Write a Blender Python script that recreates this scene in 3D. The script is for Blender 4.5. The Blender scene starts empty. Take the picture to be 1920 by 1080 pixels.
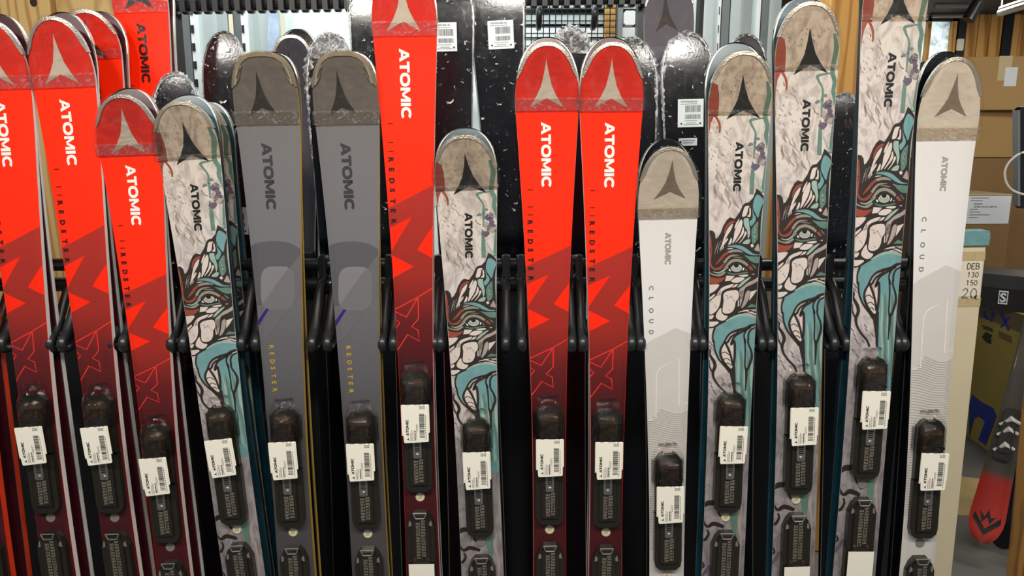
import bpy, bmesh, math, random
from mathutils import Vector, Matrix
from mathutils.geometry import tessellate_polygon
random.seed(7)
scene = bpy.context.scene
C = scene.collection

# ------------------------------------------------------------------ camera
F = 26.0 / 36.0 * 1920.0
PITCH = math.radians(11.0)
CAM = Vector((0, 0, 1.6))
FW = Vector((0, math.cos(PITCH), -math.sin(PITCH)))
UP = Vector((0, math.sin(PITCH), math.cos(PITCH)))
cam_data = bpy.data.cameras.new('camera')
cam_data.lens = 26.0; cam_data.sensor_width = 36.0; cam_data.clip_start = 0.05
cam = bpy.data.objects.new('camera', cam_data); C.objects.link(cam)
cam.location = CAM; cam.rotation_euler = (math.radians(90) - PITCH, 0, 0)
scene.camera = cam

# ------------------------------------------------------------------ view, world, light
scene.view_settings.view_transform = 'Standard'
scene.view_settings.look = 'None'
scene.view_settings.gamma = 1.0
scene.view_settings.use_curve_mapping = False
scene.view_settings.exposure = 0.0
world = bpy.data.worlds.new('world'); scene.world = world
world.use_nodes = True
world.node_tree.nodes['Background'].inputs[0].default_value = (0.80, 0.90, 1.0, 1)
world.node_tree.nodes['Background'].inputs[1].default_value = 0.30

def area_light(name, loc, target, size, power, color, size_y=None):
    d = bpy.data.lights.new(name, 'AREA'); d.energy = power; d.color = color
    d.shape = 'RECTANGLE'; d.size = size; d.size_y = size_y or size
    o = bpy.data.objects.new(name, d); C.objects.link(o); o.location = loc
    v = Vector(target) - Vector(loc)
    o.rotation_euler = v.to_track_quat('-Z', 'Y').to_euler()
    return o
WARM = (1.0, 0.93, 0.84)
for i, x in enumerate((-1.5, -0.75, 0.0, 0.75, 1.5)):
    area_light('ceiling_spot_light', (x, -0.10, 2.80), (x * 0.95, 1.5, 1.5), 0.22, 16.5, WARM)
area_light('background_fill_light', (-0.6, 2.75, 2.83), (-0.6, 2.9, 0), 2.6, 42, (0.86, 0.95, 1.0), 0.5)  # added area lamps that brighten the wall and room behind the rack
area_light('background_fill_light', (3.0, 2.6, 2.83), (3.0, 3.4, 0), 1.0, 30, WARM, 0.6)
area_light('background_fill_light', (4.4, 6.2, 2.83), (4.4, 6.4, 0), 1.6, 70, WARM, 1.0)

# ------------------------------------------------------------------ pixel helpers (1920x1080 frame)
def ray(px, py):
    return FW + Vector((1, 0, 0)) * ((px - 960.0) / F) + UP * ((540.0 - py) / F)
def at_y(px, py, Y):
    d = ray(px, py); return CAM + d * ((Y - CAM.y) / d.y)
def at_z(px, py, Z):
    d = ray(px, py); return CAM + d * ((Z - CAM.z) / d.z)

# ------------------------------------------------------------------ materials
def lin(c):
    return c / 12.92 if c <= 0.04045 else ((c + 0.055) / 1.055) ** 2.4
def hexc(h):
    h = h.lstrip('#'); return tuple(lin(int(h[i:i + 2], 16) / 255.0) for i in (0, 2, 4)) + (1.0,)
MATS = {}
def mat(name, h, rough=0.5, metal=0.0, coat=0.0, var=0.10, scale=30.0, bump=0.0, bscale=200.0, spec=0.5, emit=0.0):
    if name in MATS: return MATS[name]
    m = bpy.data.materials.new(name); m.use_nodes = True
    nt = m.node_tree; b = nt.nodes['Principled BSDF']
    col = hexc(h)
    tc = nt.nodes.new('ShaderNodeTexCoord')
    nz = nt.nodes.new('ShaderNodeTexNoise'); nz.inputs['Scale'].default_value = scale; nz.inputs['Detail'].default_value = 4
    nt.links.new(tc.outputs['Object'], nz.inputs['Vector'])
    mx = nt.nodes.new('ShaderNodeMix'); mx.data_type = 'RGBA'
    mx.inputs[6].default_value = tuple(c * (1 - var) for c in col[:3]) + (1,)
    mx.inputs[7].default_value = tuple(min(1, c * (1 + var)) for c in col[:3]) + (1,)
    nt.links.new(nz.outputs['Fac'], mx.inputs[0])
    nt.links.new(mx.outputs[2], b.inputs['Base Color'])
    b.inputs['Roughness'].default_value = rough; b.inputs['Metallic'].default_value = metal
    b.inputs['Coat Weight'].default_value = coat; b.inputs['Coat Roughness'].default_value = 0.08
    b.inputs['Specular IOR Level'].default_value = spec
    if bump:
        n2 = nt.nodes.new('ShaderNodeTexNoise'); n2.inputs['Scale'].default_value = bscale
        nt.links.new(tc.outputs['Object'], n2.inputs['Vector'])
        bp = nt.nodes.new('ShaderNodeBump'); bp.inputs['Strength'].default_value = bump; bp.inputs['Distance'].default_value = 0.004
        nt.links.new(n2.outputs['Fac'], bp.inputs['Height']); nt.links.new(bp.outputs['Normal'], b.inputs['Normal'])
    if emit:
        nt.links.new(mx.outputs[2], b.inputs['Emission Color']); b.inputs['Emission Strength'].default_value = emit
    MATS[name] = m
    return m

def ramp_mat(name, stops, rough=0.35, coat=0.4, spec=0.4, marble=False):
    """colour runs along the ski (uv.y = distance from tip in reference metres)"""
    m = bpy.data.materials.new(name); m.use_nodes = True
    nt = m.node_tree; b = nt.nodes['Principled BSDF']
    uv = nt.nodes.new('ShaderNodeUVMap'); uv.uv_map = 'uv'
    sp = nt.nodes.new('ShaderNodeSeparateXYZ'); nt.links.new(uv.outputs[0], sp.inputs[0])
    mp = nt.nodes.new('ShaderNodeMath'); mp.operation = 'DIVIDE'; mp.inputs[1].default_value = 2.0
    nt.links.new(sp.outputs[1], mp.inputs[0])
    cr = nt.nodes.new('ShaderNodeValToRGB'); e = cr.color_ramp.elements
    while len(e) > 1: e.remove(e[0])
    e[0].position = stops[0][0] / 2.0; e[0].color = hexc(stops[0][1])
    for s, h in stops[1:]:
        q = e.new(s / 2.0); q.color = hexc(h)
    nt.links.new(mp.outputs[0], cr.inputs[0])
    out = cr.outputs[0]
    tc = nt.nodes.new('ShaderNodeTexCoord')
    if marble:
        mpg = nt.nodes.new('ShaderNodeMapping'); mpg.inputs['Scale'].default_value = (1.3, 1, 0.7); mpg.inputs['Rotation'].default_value = (0, 0.5, 0)
        nt.links.new(tc.outputs['Object'], mpg.inputs[0])
        n = nt.nodes.new('ShaderNodeTexNoise'); n.inputs['Scale'].default_value = 24; n.inputs['Detail'].default_value = 9
        n.inputs['Roughness'].default_value = 0.62; n.inputs['Distortion'].default_value = 2.2
        nt.links.new(mpg.outputs[0], n.inputs['Vector'])
        r2 = nt.nodes.new('ShaderNodeValToRGB'); q = r2.color_ramp.elements
        q[0].position = 0.34; q[0].color = hexc('#6d6570'); q[1].position = 0.56; q[1].color = (1, 1, 1, 1)
        z = q.new(0.44); z.color = hexc('#bdb5b8')
        nt.links.new(n.outputs['Fac'], r2.inputs[0])
        mx = nt.nodes.new('ShaderNodeMix'); mx.data_type = 'RGBA'; mx.blend_type = 'MULTIPLY'; mx.inputs[0].default_value = 0.5
        nt.links.new(out, mx.inputs[6]); nt.links.new(r2.outputs[0], mx.inputs[7]); out = mx.outputs[2]
    else:
        n = nt.nodes.new('ShaderNodeTexNoise'); n.inputs['Scale'].default_value = 500; n.inputs['Detail'].default_value = 2
        nt.links.new(tc.outputs['Object'], n.inputs['Vector'])
        mx = nt.nodes.new('ShaderNodeMix'); mx.data_type = 'RGBA'; mx.blend_type = 'OVERLAY'; mx.inputs[0].default_value = 0.12
        nt.links.new(out, mx.inputs[6]); nt.links.new(n.outputs['Color'], mx.inputs[7]); out = mx.outputs[2]
    nt.links.new(out, b.inputs['Base Color'])
    b.inputs['Roughness'].default_value = rough; b.inputs['Coat Weight'].default_value = coat; b.inputs['Coat Roughness'].default_value = 0.1; b.inputs['Specular IOR Level'].default_value = spec
    MATS[name] = m
    return m

def film_mat(name, tint, white, gloss=0.5, bump=0.5, bscale=60.0, rough=0.12, dist=0.004, lo=0.52, hi=0.75, floor=0.35):
    """clear packing film: transparent, glossy towards grazing, a little milky"""
    m = bpy.data.materials.new(name); m.use_nodes = True
    nt = m.node_tree; nt.nodes.clear()
    o = nt.nodes.new('ShaderNodeOutputMaterial')
    tr = nt.nodes.new('ShaderNodeBsdfTransparent'); tr.inputs[0].default_value = tint
    df = nt.nodes.new('ShaderNodeBsdfDiffuse'); df.inputs[0].default_value = (0.85, 0.87, 0.88, 1)
    gl = nt.nodes.new('ShaderNodeBsdfGlossy'); gl.inputs['Roughness'].default_value = rough; gl.inputs[0].default_value = (1, 1, 1, 1)
    tc = nt.nodes.new('ShaderNodeTexCoord')
    nz = nt.nodes.new('ShaderNodeTexNoise'); nz.inputs['Scale'].default_value = bscale; nz.inputs['Detail'].default_value = 5; nz.inputs['Distortion'].default_value = 1.2
    nt.links.new(tc.outputs['Object'], nz.inputs['Vector'])
    bp = nt.nodes.new('ShaderNodeBump'); bp.inputs['Strength'].default_value = bump; bp.inputs['Distance'].default_value = dist
    nt.links.new(nz.outputs['Fac'], bp.inputs['Height']); nt.links.new(bp.outputs[0], gl.inputs['Normal'])
    lw = nt.nodes.new('ShaderNodeFresnel'); lw.inputs[0].default_value = 1.45
    nt.links.new(bp.outputs[0], lw.inputs['Normal'])
    ml = nt.nodes.new('ShaderNodeMath'); ml.operation = 'MULTIPLY'; ml.inputs[1].default_value = gloss; nt.links.new(lw.outputs[0], ml.inputs[0])
    cr = nt.nodes.new('ShaderNodeMapRange'); cr.inputs[1].default_value = lo; cr.inputs[2].default_value = hi; cr.inputs[3].default_value = white * floor; cr.inputs[4].default_value = min(1, white * 2.2)
    nt.links.new(nz.outputs['Fac'], cr.inputs[0])
    m1 = nt.nodes.new('ShaderNodeMixShader'); nt.links.new(cr.outputs[0], m1.inputs[0]); nt.links.new(tr.outputs[0], m1.inputs[1]); nt.links.new(df.outputs[0], m1.inputs[2])
    m2 = nt.nodes.new('ShaderNodeMixShader'); nt.links.new(ml.outputs[0], m2.inputs[0]); nt.links.new(m1.outputs[0], m2.inputs[1]); nt.links.new(gl.outputs[0], m2.inputs[2])
    nt.links.new(m2.outputs[0], o.inputs[0])
    MATS[name] = m
    return m

def wood_mat(name, h1, h2, rot=(0, 0, 0), scale=3.0, knots=True):
    m = bpy.data.materials.new(name); m.use_nodes = True
    nt = m.node_tree; b = nt.nodes['Principled BSDF']
    tc = nt.nodes.new('ShaderNodeTexCoord'); mp = nt.nodes.new('ShaderNodeMapping')
    mp.inputs['Rotation'].default_value = rot; mp.inputs['Scale'].default_value = (1, 1, 0.12)
    nt.links.new(tc.outputs['Object'], mp.inputs[0])
    w = nt.nodes.new('ShaderNodeTexWave'); w.inputs['Scale'].default_value = scale; w.inputs['Distortion'].default_value = 9.0
    w.inputs['Detail'].default_value = 4; w.inputs['Detail Scale'].default_value = 1.1
    nt.links.new(mp.outputs[0], w.inputs[0])
    cr = nt.nodes.new('ShaderNodeValToRGB'); e = cr.color_ramp.elements
    e[0].color = hexc(h2); e[0].position = 0.0; e[1].color = hexc(h1); e[1].position = 0.45
    nt.links.new(w.outputs['Fac'], cr.inputs[0]); nt.links.new(cr.outputs[0], b.inputs['Base Color'])
    b.inputs['Roughness'].default_value = 0.6
    MATS[name] = m
    return m

M_WHITE = mat('white_print', '#efeae2', 0.35, coat=0.3, var=0.03)
M_CREAMLOGO = mat('cream_print', '#cdc6b6', 0.35, coat=0.3, var=0.04)
M_BLACKP = mat('black_print', '#15120f', 0.35, coat=0.3)
M_DARKBROWN = mat('dark_ink', '#2a211b', 0.4, coat=0.3)
M_REDLET = mat('dark_red_print', '#2c0604', 0.4)
M_REDTRI = mat('bright_red_print', '#fb2806', 0.35, coat=0.08, var=0.04, spec=0.25)
M_LINE = mat('red_line_print', '#ee3428', 0.4)
M_SILVER = mat('brushed_rim_metal', '#c6c3bd', 0.30, 0.75, bump=0.2, bscale=300)
M_STEEL = mat('steel', '#b8b4ac', 0.3, 0.9)
M_GOLDRIM = mat('beige_rim', '#857d6c', 0.45, 0.1)
M_BASEBLK = mat('black_ski_base', '#0b0e13', 0.14, coat=0.0, bump=0.03, spec=0.35)
M_BASEMAR = mat('maroon_ski_base', '#3a0f18', 0.3)
M_BASETEAL = mat('teal_ski_base', '#123f4e', 0.3, var=0.75, scale=14)
M_SIDEW = mat('white_sidewall', '#f4f2ee', 0.4, var=0.05)
M_SIDEGOLD = mat('gold_sidewall', '#dcb04a', 0.35, 0.1)
M_SIDETEAL = mat('dark_teal_sidewall', '#16303a', 0.35)
M_SIDEBLK = mat('black_sidewall', '#0c0d10', 0.3, coat=0.4)
M_SIDEORANGE = mat('orange_sidewall', '#e2401c', 0.4)
M_PLASTIC = mat('black_plastic', '#1b1d1f', 0.40, coat=0.3, var=0.2)
M_PLATE = mat('binding_plastic', '#24211b', 0.28, coat=0.5, var=0.2)
M_PLATE2 = mat('binding_housing_plastic', '#40301f', 0.22, coat=0.6, var=0.2)
M_CARD = mat('label_card', '#f3efe0', 0.6, var=0.03)
M_INK = mat('label_ink', '#1a1a18', 0.6)
M_INKG = mat('label_grey_ink', '#6b6a64', 0.6)
M_SCALE = mat('scale_print', '#8e877a', 0.5)
M_MEDAL = mat('medallion_cream', '#d9cfae', 0.4)
M_MEDALG = mat('medallion_grey', '#8d8a84', 0.4, 0.3)
M_MEDALINK = mat('medallion_ink', '#7a6c4c', 0.5)
M_GREYLOGO = mat('warm_grey_print', '#857a6c', 0.4)
M_GREYTXT = mat('light_grey_print', '#9c968c', 0.45)
M_GOLDTXT = mat('gold_print', '#c09a2e', 0.4)
M_PURPLE = mat('blue_violet_print', '#2a1c72', 0.4)
M_TEAL = mat('teal_print', '#6a9698', 0.4, coat=0.2, var=0.22, scale=60)
M_TEALL = mat('pale_teal_print', '#93aca0', 0.4, coat=0.2, var=0.2, scale=60)
M_TEALD = mat('deep_teal_print', '#5c7b6e', 0.4, coat=0.2, var=0.3, scale=60)
M_REDART = mat('brick_red_print', '#8f4230', 0.4, coat=0.2, var=0.25, scale=60)
M_CELL = mat('ivory_print', '#d0c4bc', 0.4, coat=0.2, var=0.12, scale=50)
M_CELLP = mat('mauve_grey_print', '#a3968f', 0.4, coat=0.2, var=0.25, scale=60)
M_TAN = mat('stone_print', '#8c8778', 0.4, coat=0.2, var=0.15, scale=60)
M_MAUVE = mat('purple_smudge_print', '#5d5365', 0.45, var=0.4, scale=70)
M_IRIS = mat('iris_print', '#b4bab0', 0.4, var=0.1)
M_TICK = mat('grey_tick_print', '#6d6460', 0.5)

M_RED = ramp_mat('red_topsheet', [(0.0, '#d42a10'), (0.10, '#dd2a0e'), (0.13, '#fb2c08'), (0.62, '#fb2a06'), (2.0, '#7a1010')], coat=0.08, spec=0.25)
M_BAND = ramp_mat('dark_red_band', [(0.40, '#a82c22'), (0.54, '#98281e'), (0.62, '#641a1a'), (0.72, '#3c1214'), (0.95, '#46181c'), (1.3, '#3a1418')], coat=0.2, spec=0.3)
M_GREY = ramp_mat('grey_topsheet', [(0.0, '#6f6a68'), (0.35, '#6d6c70'), (0.6, '#5c5a5e'), (0.75, '#4b484a'), (1.3, '#4b484a')])
M_GREYD = mat('grey_band_print', '#545357', 0.35, coat=0.4, var=0.05)
M_GREYM = mat('grey_mid_print', '#636165', 0.35, coat=0.4, var=0.05)
M_GREYL = mat('grey_light_print', '#79777a', 0.35, coat=0.4, var=0.05)
M_GREYL2 = mat('grey_soft_print', '#6c6a6b', 0.35, coat=0.4, var=0.05)
M_GREYLOGOD = mat('charcoal_print', '#2e2925', 0.4)
M_GREYWORD = mat('dark_grey_print', '#313133', 0.4)
M_CLOUD = ramp_mat('white_topsheet', [(0.0, '#d6d0c8'), (0.3, '#dddcdb'), (0.6, '#d2d0cd'), (1.3, '#c6c1b9')])
M_CLOUD2 = mat('pale_grey_print', '#c9c5bf', 0.35, coat=0.3, var=0.04)
M_CLOUDLN = mat('white_line_print', '#efe8dc', 0.35, var=0.03)
M_CLOUDWV = mat('wave_line_print', '#a39c94', 0.4, var=0.05)
M_ART = ramp_mat('marbled_topsheet', [(0.0, '#c9bfb2'), (0.14, '#cdc3b8'), (0.3, '#d0c6c0'), (0.7, '#c4bbb8'), (0.8, '#9f9898'), (1.3, '#8a8486')], marble=True)
M_DARKTOP = ramp_mat('charcoal_topsheet', [(0.0, '#3a3842'), (0.4, '#45434d'), (1.3, '#2c2b30')])
M_PALETOP = ramp_mat('slate_topsheet', [(0.0, '#5c5963'), (0.4, '#63606a'), (1.3, '#4c4a52')])
F_CLEAR = film_mat('clear_film', (0.93, 0.90, 0.88, 1), 0.015, 0.6, 0.25, 40)
F_TAN = film_mat('tan_tinted_film', (0.92, 0.87, 0.80, 1), 0.015, 0.5, 0.2, 40)
F_TAPE = film_mat('packing_tape', (0.95, 0.90, 0.86, 1), 0.07, 0.8, 0.4, 90)
F_TAPET = film_mat('tan_packing_tape', (0.94, 0.88, 0.78, 1), 0.10, 0.8, 0.4, 90)
F_CRINK = film_mat('crinkled_film', (0.95, 0.96, 0.97, 1), 0.40, 0.35, 0.6, 75, 0.06, 0.004, 0.66, 0.70, 0.0)
F_CRINKW = film_mat('frosted_crinkled_film', (0.88, 0.92, 0.94, 1), 0.30, 1.2, 1.0, 60, 0.12, 0.012, 0.45, 0.62, 0.3)
F_BIND = film_mat('binding_shrink_film', (0.98, 0.97, 0.96, 1), 0.0, 0.9, 0.7, 28, 0.03, 0.010)

# ------------------------------------------------------------------ object helpers
def link(name, me, parent=None, mats=None):
    o = bpy.data.objects.new(name, me); C.objects.link(o)
    if mats:
        for m in mats: me.materials.append(m)
    if parent is not None: o.parent = parent
    return o
def tag(o, label, cat, group=None, kind=None):
    o['label'] = label
    if cat: o['category'] = cat
    if group: o['group'] = group
    if kind: o['kind'] = kind
    return o
def struct(o, label=None, cat=None):
    o['kind'] = 'structure'
    if label: o['label'] = label
    if cat: o['category'] = cat
    return o
def empty(name, loc=(0, 0, 0), parent=None):
    o = bpy.data.objects.new(name, None); C.objects.link(o); o.location = loc; o.empty_display_size = 0.05
    if parent is not None: o.parent = parent
    return o
class MB:
    def __init__(s): s.v = []; s.f = []; s.m = []
    def box(s, x0, x1, y0, y1, z0, z1, m=0, ch=0.0):
        b = len(s.v)
        if ch <= 0:
            s.v += [(x, y, z) for x in (x0, x1) for y in (y0, y1) for z in (z0, z1)]
            for q in ((0, 1, 3, 2), (4, 6, 7, 5), (0, 4, 5, 1), (2, 3, 7, 6), (0, 2, 6, 4), (1, 5, 7, 3)):
                s.f.append([b + i for i in q]); s.m.append(m)
        else:
            out = [(x0 + ch, z0), (x1 - ch, z0), (x1, z0 + ch), (x1, z1 - ch), (x1 - ch, z1), (x0 + ch, z1), (x0, z1 - ch), (x0, z0 + ch)]
            s.prism(out, y0, y1, m)
        return s
    def prism(s, out, y0, y1, m=0, inset=0.0):
        """outline in x,z (ccw seen from -y) extruded from y1 (back) to y0 (front)"""
        b = len(s.v); n = len(out)
        cx = sum(p[0] for p in out) / n; cz = sum(p[1] for p in out) / n
        def ins(p):
            return (p[0] + (cx - p[0]) * inset, p[1] + (cz - p[1]) * inset)
        s.v += [(p[0], y1, p[1]) for p in out]
        s.v += [(ins(p)[0], y0, ins(p)[1]) for p in out]
        s.f.append([b + i for i in range(n)][::-1]); s.m.append(m)
        s.f.append([b + n + i for i in range(n)]); s.m.append(m)
        for i in range(n):
            j = (i + 1) % n
            s.f.append([b + i, b + j, b + n + j, b + n + i]); s.m.append(m)
        return s
    def tube(s, pts, r, n=10, m=0, rx=None, cap=True):
        """round tube along pts; r radius or list"""
        b0 = len(s.v); N = len(pts); P = [Vector(p) for p in pts]
        for i, p in enumerate(P):
            t = (P[min(i + 1, N - 1)] - P[max(i - 1, 0)]).normalized()
            a = Vector((1, 0, 0)) if abs(t.x) < 0.9 else Vector((0, 0, 1))
            u = t.cross(a).normalized(); w = t.cross(u).normalized()
            rr = r[i] if isinstance(r, (list, tuple)) else r
            for k in range(n):
                an = 2 * math.pi * k / n
                s.v.append(tuple(p + u * math.cos(an) * rr + w * math.sin(an) * (rr if rx is None else rx)))
        for i in range(N - 1):
            for k in range(n):
                k2 = (k + 1) % n
                s.f.append([b0 + i * n + k, b0 + i * n + k2, b0 + (i + 1) * n + k2, b0 + (i + 1) * n + k]); s.m.append(m)
        if cap:
            s.f.append([b0 + k for k in range(n)][::-1]); s.m.append(m)
            s.f.append([b0 + (N - 1) * n + k for k in range(n)]); s.m.append(m)
        return s
    def quad(s, a, b, c, d, m=0):
        i = len(s.v); s.v += [tuple(a), tuple(b), tuple(c), tuple(d)]; s.f.append([i, i + 1, i + 2, i + 3]); s.m.append(m); return s
    def poly3(s, pts, m=0):
        i = len(s.v); s.v += [tuple(p) for p in pts]
        for t in tessellate_polygon([[Vector(p) for p in pts]]):
            s.f.append([i + q for q in t]); s.m.append(m)
        return s
    def mesh(s, name, smooth=False):
        me = bpy.data.meshes.new(name); me.from_pydata(s.v, [], s.f)
        me.polygons.foreach_set('material_index', s.m)
        bm = bmesh.new(); bm.from_mesh(me); bmesh.ops.recalc_face_normals(bm, faces=bm.faces); bm.to_mesh(me); bm.free()
        if smooth: me.polygons.foreach_set('use_smooth', [True] * len(me.polygons))
        me.update(); return me
    def build(s, name, mats, parent=None, smooth=False):
        if not isinstance(mats, (list, tuple)): mats = [mats]
        return link(name, s.mesh(name, smooth), parent, mats)

def catmull(pts, closed=False, n=4):
    P = list(pts); N = len(P); out = []
    rng = range(N) if closed else range(N - 1)
    for i in rng:
        if closed: a, b, c, d = P[(i - 1) % N], P[i], P[(i + 1) % N], P[(i + 2) % N]
        else: a, b, c, d = P[max(i - 1, 0)], P[i], P[i + 1], P[min(i + 2, N - 1)]
        for k in range(n):
            t = k / n
            out.append(tuple(0.5 * ((2 * b[j]) + (-a[j] + c[j]) * t + (2 * a[j] - 5 * b[j] + 4 * c[j] - d[j]) * t * t + (-a[j] + 3 * b[j] - 3 * c[j] + d[j]) * t ** 3) for j in range(len(b))))
    if not closed: out.append(tuple(P[-1]))
    return out

# ------------------------------------------------------------------ lettering
def arc_ring(cx, cy, rx, ry, wx, wy, a0, a1, n=28):
    polys = []
    def pt(a, kx, ky):
        c, s_ = math.cos(a), math.sin(a); e = 0.86
        return (cx + kx * math.copysign(abs(c) ** e, c), cy + ky * math.copysign(abs(s_) ** e, s_))
    for i in range(n):
        t0 = a0 + (a1 - a0) * i / n; t1 = a0 + (a1 - a0) * (i + 1) / n
        polys.append([pt(t0, rx, ry), pt(t1, rx, ry), pt(t1, rx - wx, ry - wy), pt(t0, rx - wx, ry - wy)])
    return polys
def wordmark():
    """heavy ATOMIC lettering, cap height 1; returns polygons and the width"""
    P = []; x = 0.0
    # A
    w = 1.2; P += [[(x, 0), (x + .30, 0), (x + .70, 1), (x + .44, 1)], [(x + w, 0), (x + w - .32, 0), (x + .46, 1), (x + .74, 1)], [(x + .25, .18), (x + .95, .18), (x + .88, .40), (x + .32, .40)]]
    x += w - 0.02
    w = 0.98; P += [[(x, .74), (x + w, .74), (x + w, 1), (x, 1)], [(x + w / 2 - .15, 0), (x + w / 2 + .15, 0), (x + w / 2 + .15, .75), (x + w / 2 - .15, .75)]]
    x += w + 0.02
    w = 1.26; P += arc_ring(x + w / 2, .5, w / 2, .52, .30, .26, 0, 2 * math.pi)
    x += w + 0.08
    w = 1.30; P += [[(x, 0), (x + .28, 0), (x + .28, 1), (x, 1)], [(x + w - .28, 0), (x + w, 0), (x + w, 1), (x + w - .28, 1)],
                    [(x, 1), (x + .30, 1), (x + w / 2 + .12, .14), (x + w / 2 - .12, .14)], [(x + w, 1), (x + w - .30, 1), (x + w / 2 - .12, .14), (x + w / 2 + .12, .14)]]
    x += w + 0.10
    P += [[(x, 0), (x + .30, 0), (x + .30, 1), (x, 1)]]; x += .38
    w = 1.16; P += arc_ring(x + w / 2 + .02, .5, w / 2 + .02, .52, .30, .26, math.radians(42), math.radians(318))
    x += w
    return P, x
WORD, WORDW = wordmark()
LOGO = [(0, 1), (-.065, .72), (-.16, .44), (-.30, .23), (-.5, 0), (0, .19), (.5, 0), (.30, .23), (.16, .44), (.065, .72)]   # peak mark, height 1

_fontcache = {}
def text_polys(txt, bold=0.0):
    key = (txt, bold)
    if key in _fontcache: return _fontcache[key]
    cu = bpy.data.curves.new('tmp_text', 'FONT'); cu.body = txt; cu.size = 1.0; cu.offset = bold; cu.resolution_u = 3
    ob = bpy.data.objects.new('tmp_text', cu); C.objects.link(ob)
    dg = bpy.context.evaluated_depsgraph_get(); dg.update()
    me = bpy.data.meshes.new_from_object(ob.evaluated_get(dg))
    polys = [[(me.vertices[i].co.x, me.vertices[i].co.y) for i in p.vertices] for p in me.polygons]
    bpy.data.objects.remove(ob); bpy.data.curves.remove(cu); bpy.data.meshes.remove(me)
    if polys:
        xs = [p[0] for q in polys for p in q]; ys = [p[1] for q in polys for p in q]
        x0, y0, y1 = min(xs), min(ys), max(ys); w = (max(xs) - x0)
        h = 0.70
        polys = [[((p[0] - x0) / h, (p[1]) / h) for p in q] for q in polys]; w /= h
    else: w = 0
    _fontcache[key] = (polys, w)
    return polys, w

# ------------------------------------------------------------------ skis
LEAN = math.radians(2.0)
NRM = Vector((0, math.cos(LEAN), -math.sin(LEAN)))      # away from the camera
P0 = Vector((0, 1.449, 1.787))                           # a point on the plane where the ski pairs touch
def plane_hit(px, py, off, p0=P0):
    d = ray(px, py); q = p0 + NRM * off
    return CAM + d * ((q - CAM).dot(NRM) / d.dot(NRM))
SPEC = {   # tip width, waist width, tip roundness, rise
    'red': (0.121, 0.066, 2.15), 'grey': (0.123, 0.074, 2.9), 'art': (0.121, 0.086, 2.2), 'white': (0.117, 0.071, 2.15),
    'base': (0.118, 0.075, 2.15), 'dark': (0.118, 0.075, 2.3),
}
RISE = 0.018; CAMB = 0.011
class Ski:
    def __init__(s, kind, tip, low, med=True, p0=P0, tail_z=0.07, k=None, wscale=1.0, rise=RISE):
        s.kind = kind; s.tw, s.ww, s.pw = SPEC[kind]; s.tw *= wscale; s.ww *= wscale; s.rise = rise
        T = plane_hit(tip[0], tip[1], -(rise + 0.004), p0) + NRM * (rise + 0.004)
        B = plane_hit(low[0], low[1], -(0.014 + CAMB), p0) + NRM * (0.014 + CAMB)
        s.T = T; s.d = (B - T).normalized(); s.sm = (B - T).length
        s.k = k or 1.0
        s.L = (T.z - tail_z) / -s.d.z
        s.X = NRM.cross(-s.d).normalized() * -1
        if s.X.x < 0: s.X = -s.X
        s.Z = -s.d; s.Y = s.Z.cross(s.X).normalized()
        s.O = T + s.d * s.L
        s.p0 = p0
        s.s1 = 0.105 * s.k; s.sw = 0.86 * s.k
    def matrix(s, dx=0, dz=0, dy=0, flip=False, dxt=None):
        X, Y, Z = s.X, s.Y, s.Z
        if dxt is not None:
            Z = (Z + X * ((dxt - dx) / s.L)).normalized(); X = Y.cross(Z).normalized()
        o = s.O + s.X * dx + Z * dz + Y * dy
        if flip: X, Y = -X, -Y
        return Matrix(((X.x, Y.x, Z.x, o.x), (X.y, Y.y, Z.y, o.y), (X.z, Y.z, Z.z, o.z), (0, 0, 0, 1)))
    def hw(s, q):
        """half width at distance q from the tip"""
        if q <= 0: return 0.0
        if q < s.s1:
            t = 1 - q / s.s1
            return 0.5 * s.tw * max(0.0, 1 - t ** s.pw) ** (1 / s.pw)
        if q < s.sw:
            t = (q - s.s1) / (s.sw - s.s1)
            return 0.5 * (s.ww + (s.tw - s.ww) * (1 - t) ** 2.0 * (1 + 0.25 * t))
        t = (q - s.sw) / max(0.05, s.L - s.sw)
        w = 0.5 * (s.ww + (s.tw * 0.86 - s.ww) * t * t)
        if s.L - q < 0.03: w *= max(0.0, 1 - (1 - (s.L - q) / 0.03) ** 3) ** 0.5 * 0.4 + 0.6
        return w
    def th(s, q):
        t = min(1.0, max(0.0, q / (0.75 * s.k)))
        e = min(1.0, max(0.0, (s.L - q) / 0.5))
        return 0.005 + 0.010 * min(t, e) ** 0.8
    def yc(s, q):
        a = 0.19 * s.k; b = s.L - 0.10
        if q < a: return -s.rise * ((a - q) / a) ** 2
        if q < b: return -CAMB * math.sin(math.pi * (q - a) / (b - a)) ** 1.5
        return -0.006 * ((q - b) / 0.10) ** 2
    def top(s, un, q, off=0.0):
        a = abs(un); w = s.hw(q)
        y = s.yc(q) - s.th(q) + (0.0022 * min(1, (a - 0.74) / 0.26) if a > 0.74 else 0.0) - off
        return (un * w, y, s.L - q)
    def inv(s, px, py):
        q = 0.3
        for _ in range(6):
            y = s.yc(q) - s.th(q)
            h = plane_hit(px, py, y, s.p0) - NRM * y
            v = h - s.T; q = v.dot(s.d); u = v.dot(s.X)
        return u / max(0.004, s.hw(q)), q / s.k
    def stations(s):
        st = [0.0, 0.0008, 0.003, 0.007, 0.012, 0.02, 0.03, 0.042, 0.056, 0.072, 0.09]
        q = 0.11
        while q < s.L - 0.05: st.append(q); q += 0.035
        st += [s.L - 0.035, s.L - 0.022, s.L - 0.012, s.L - 0.005, s.L]
        return st

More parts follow.
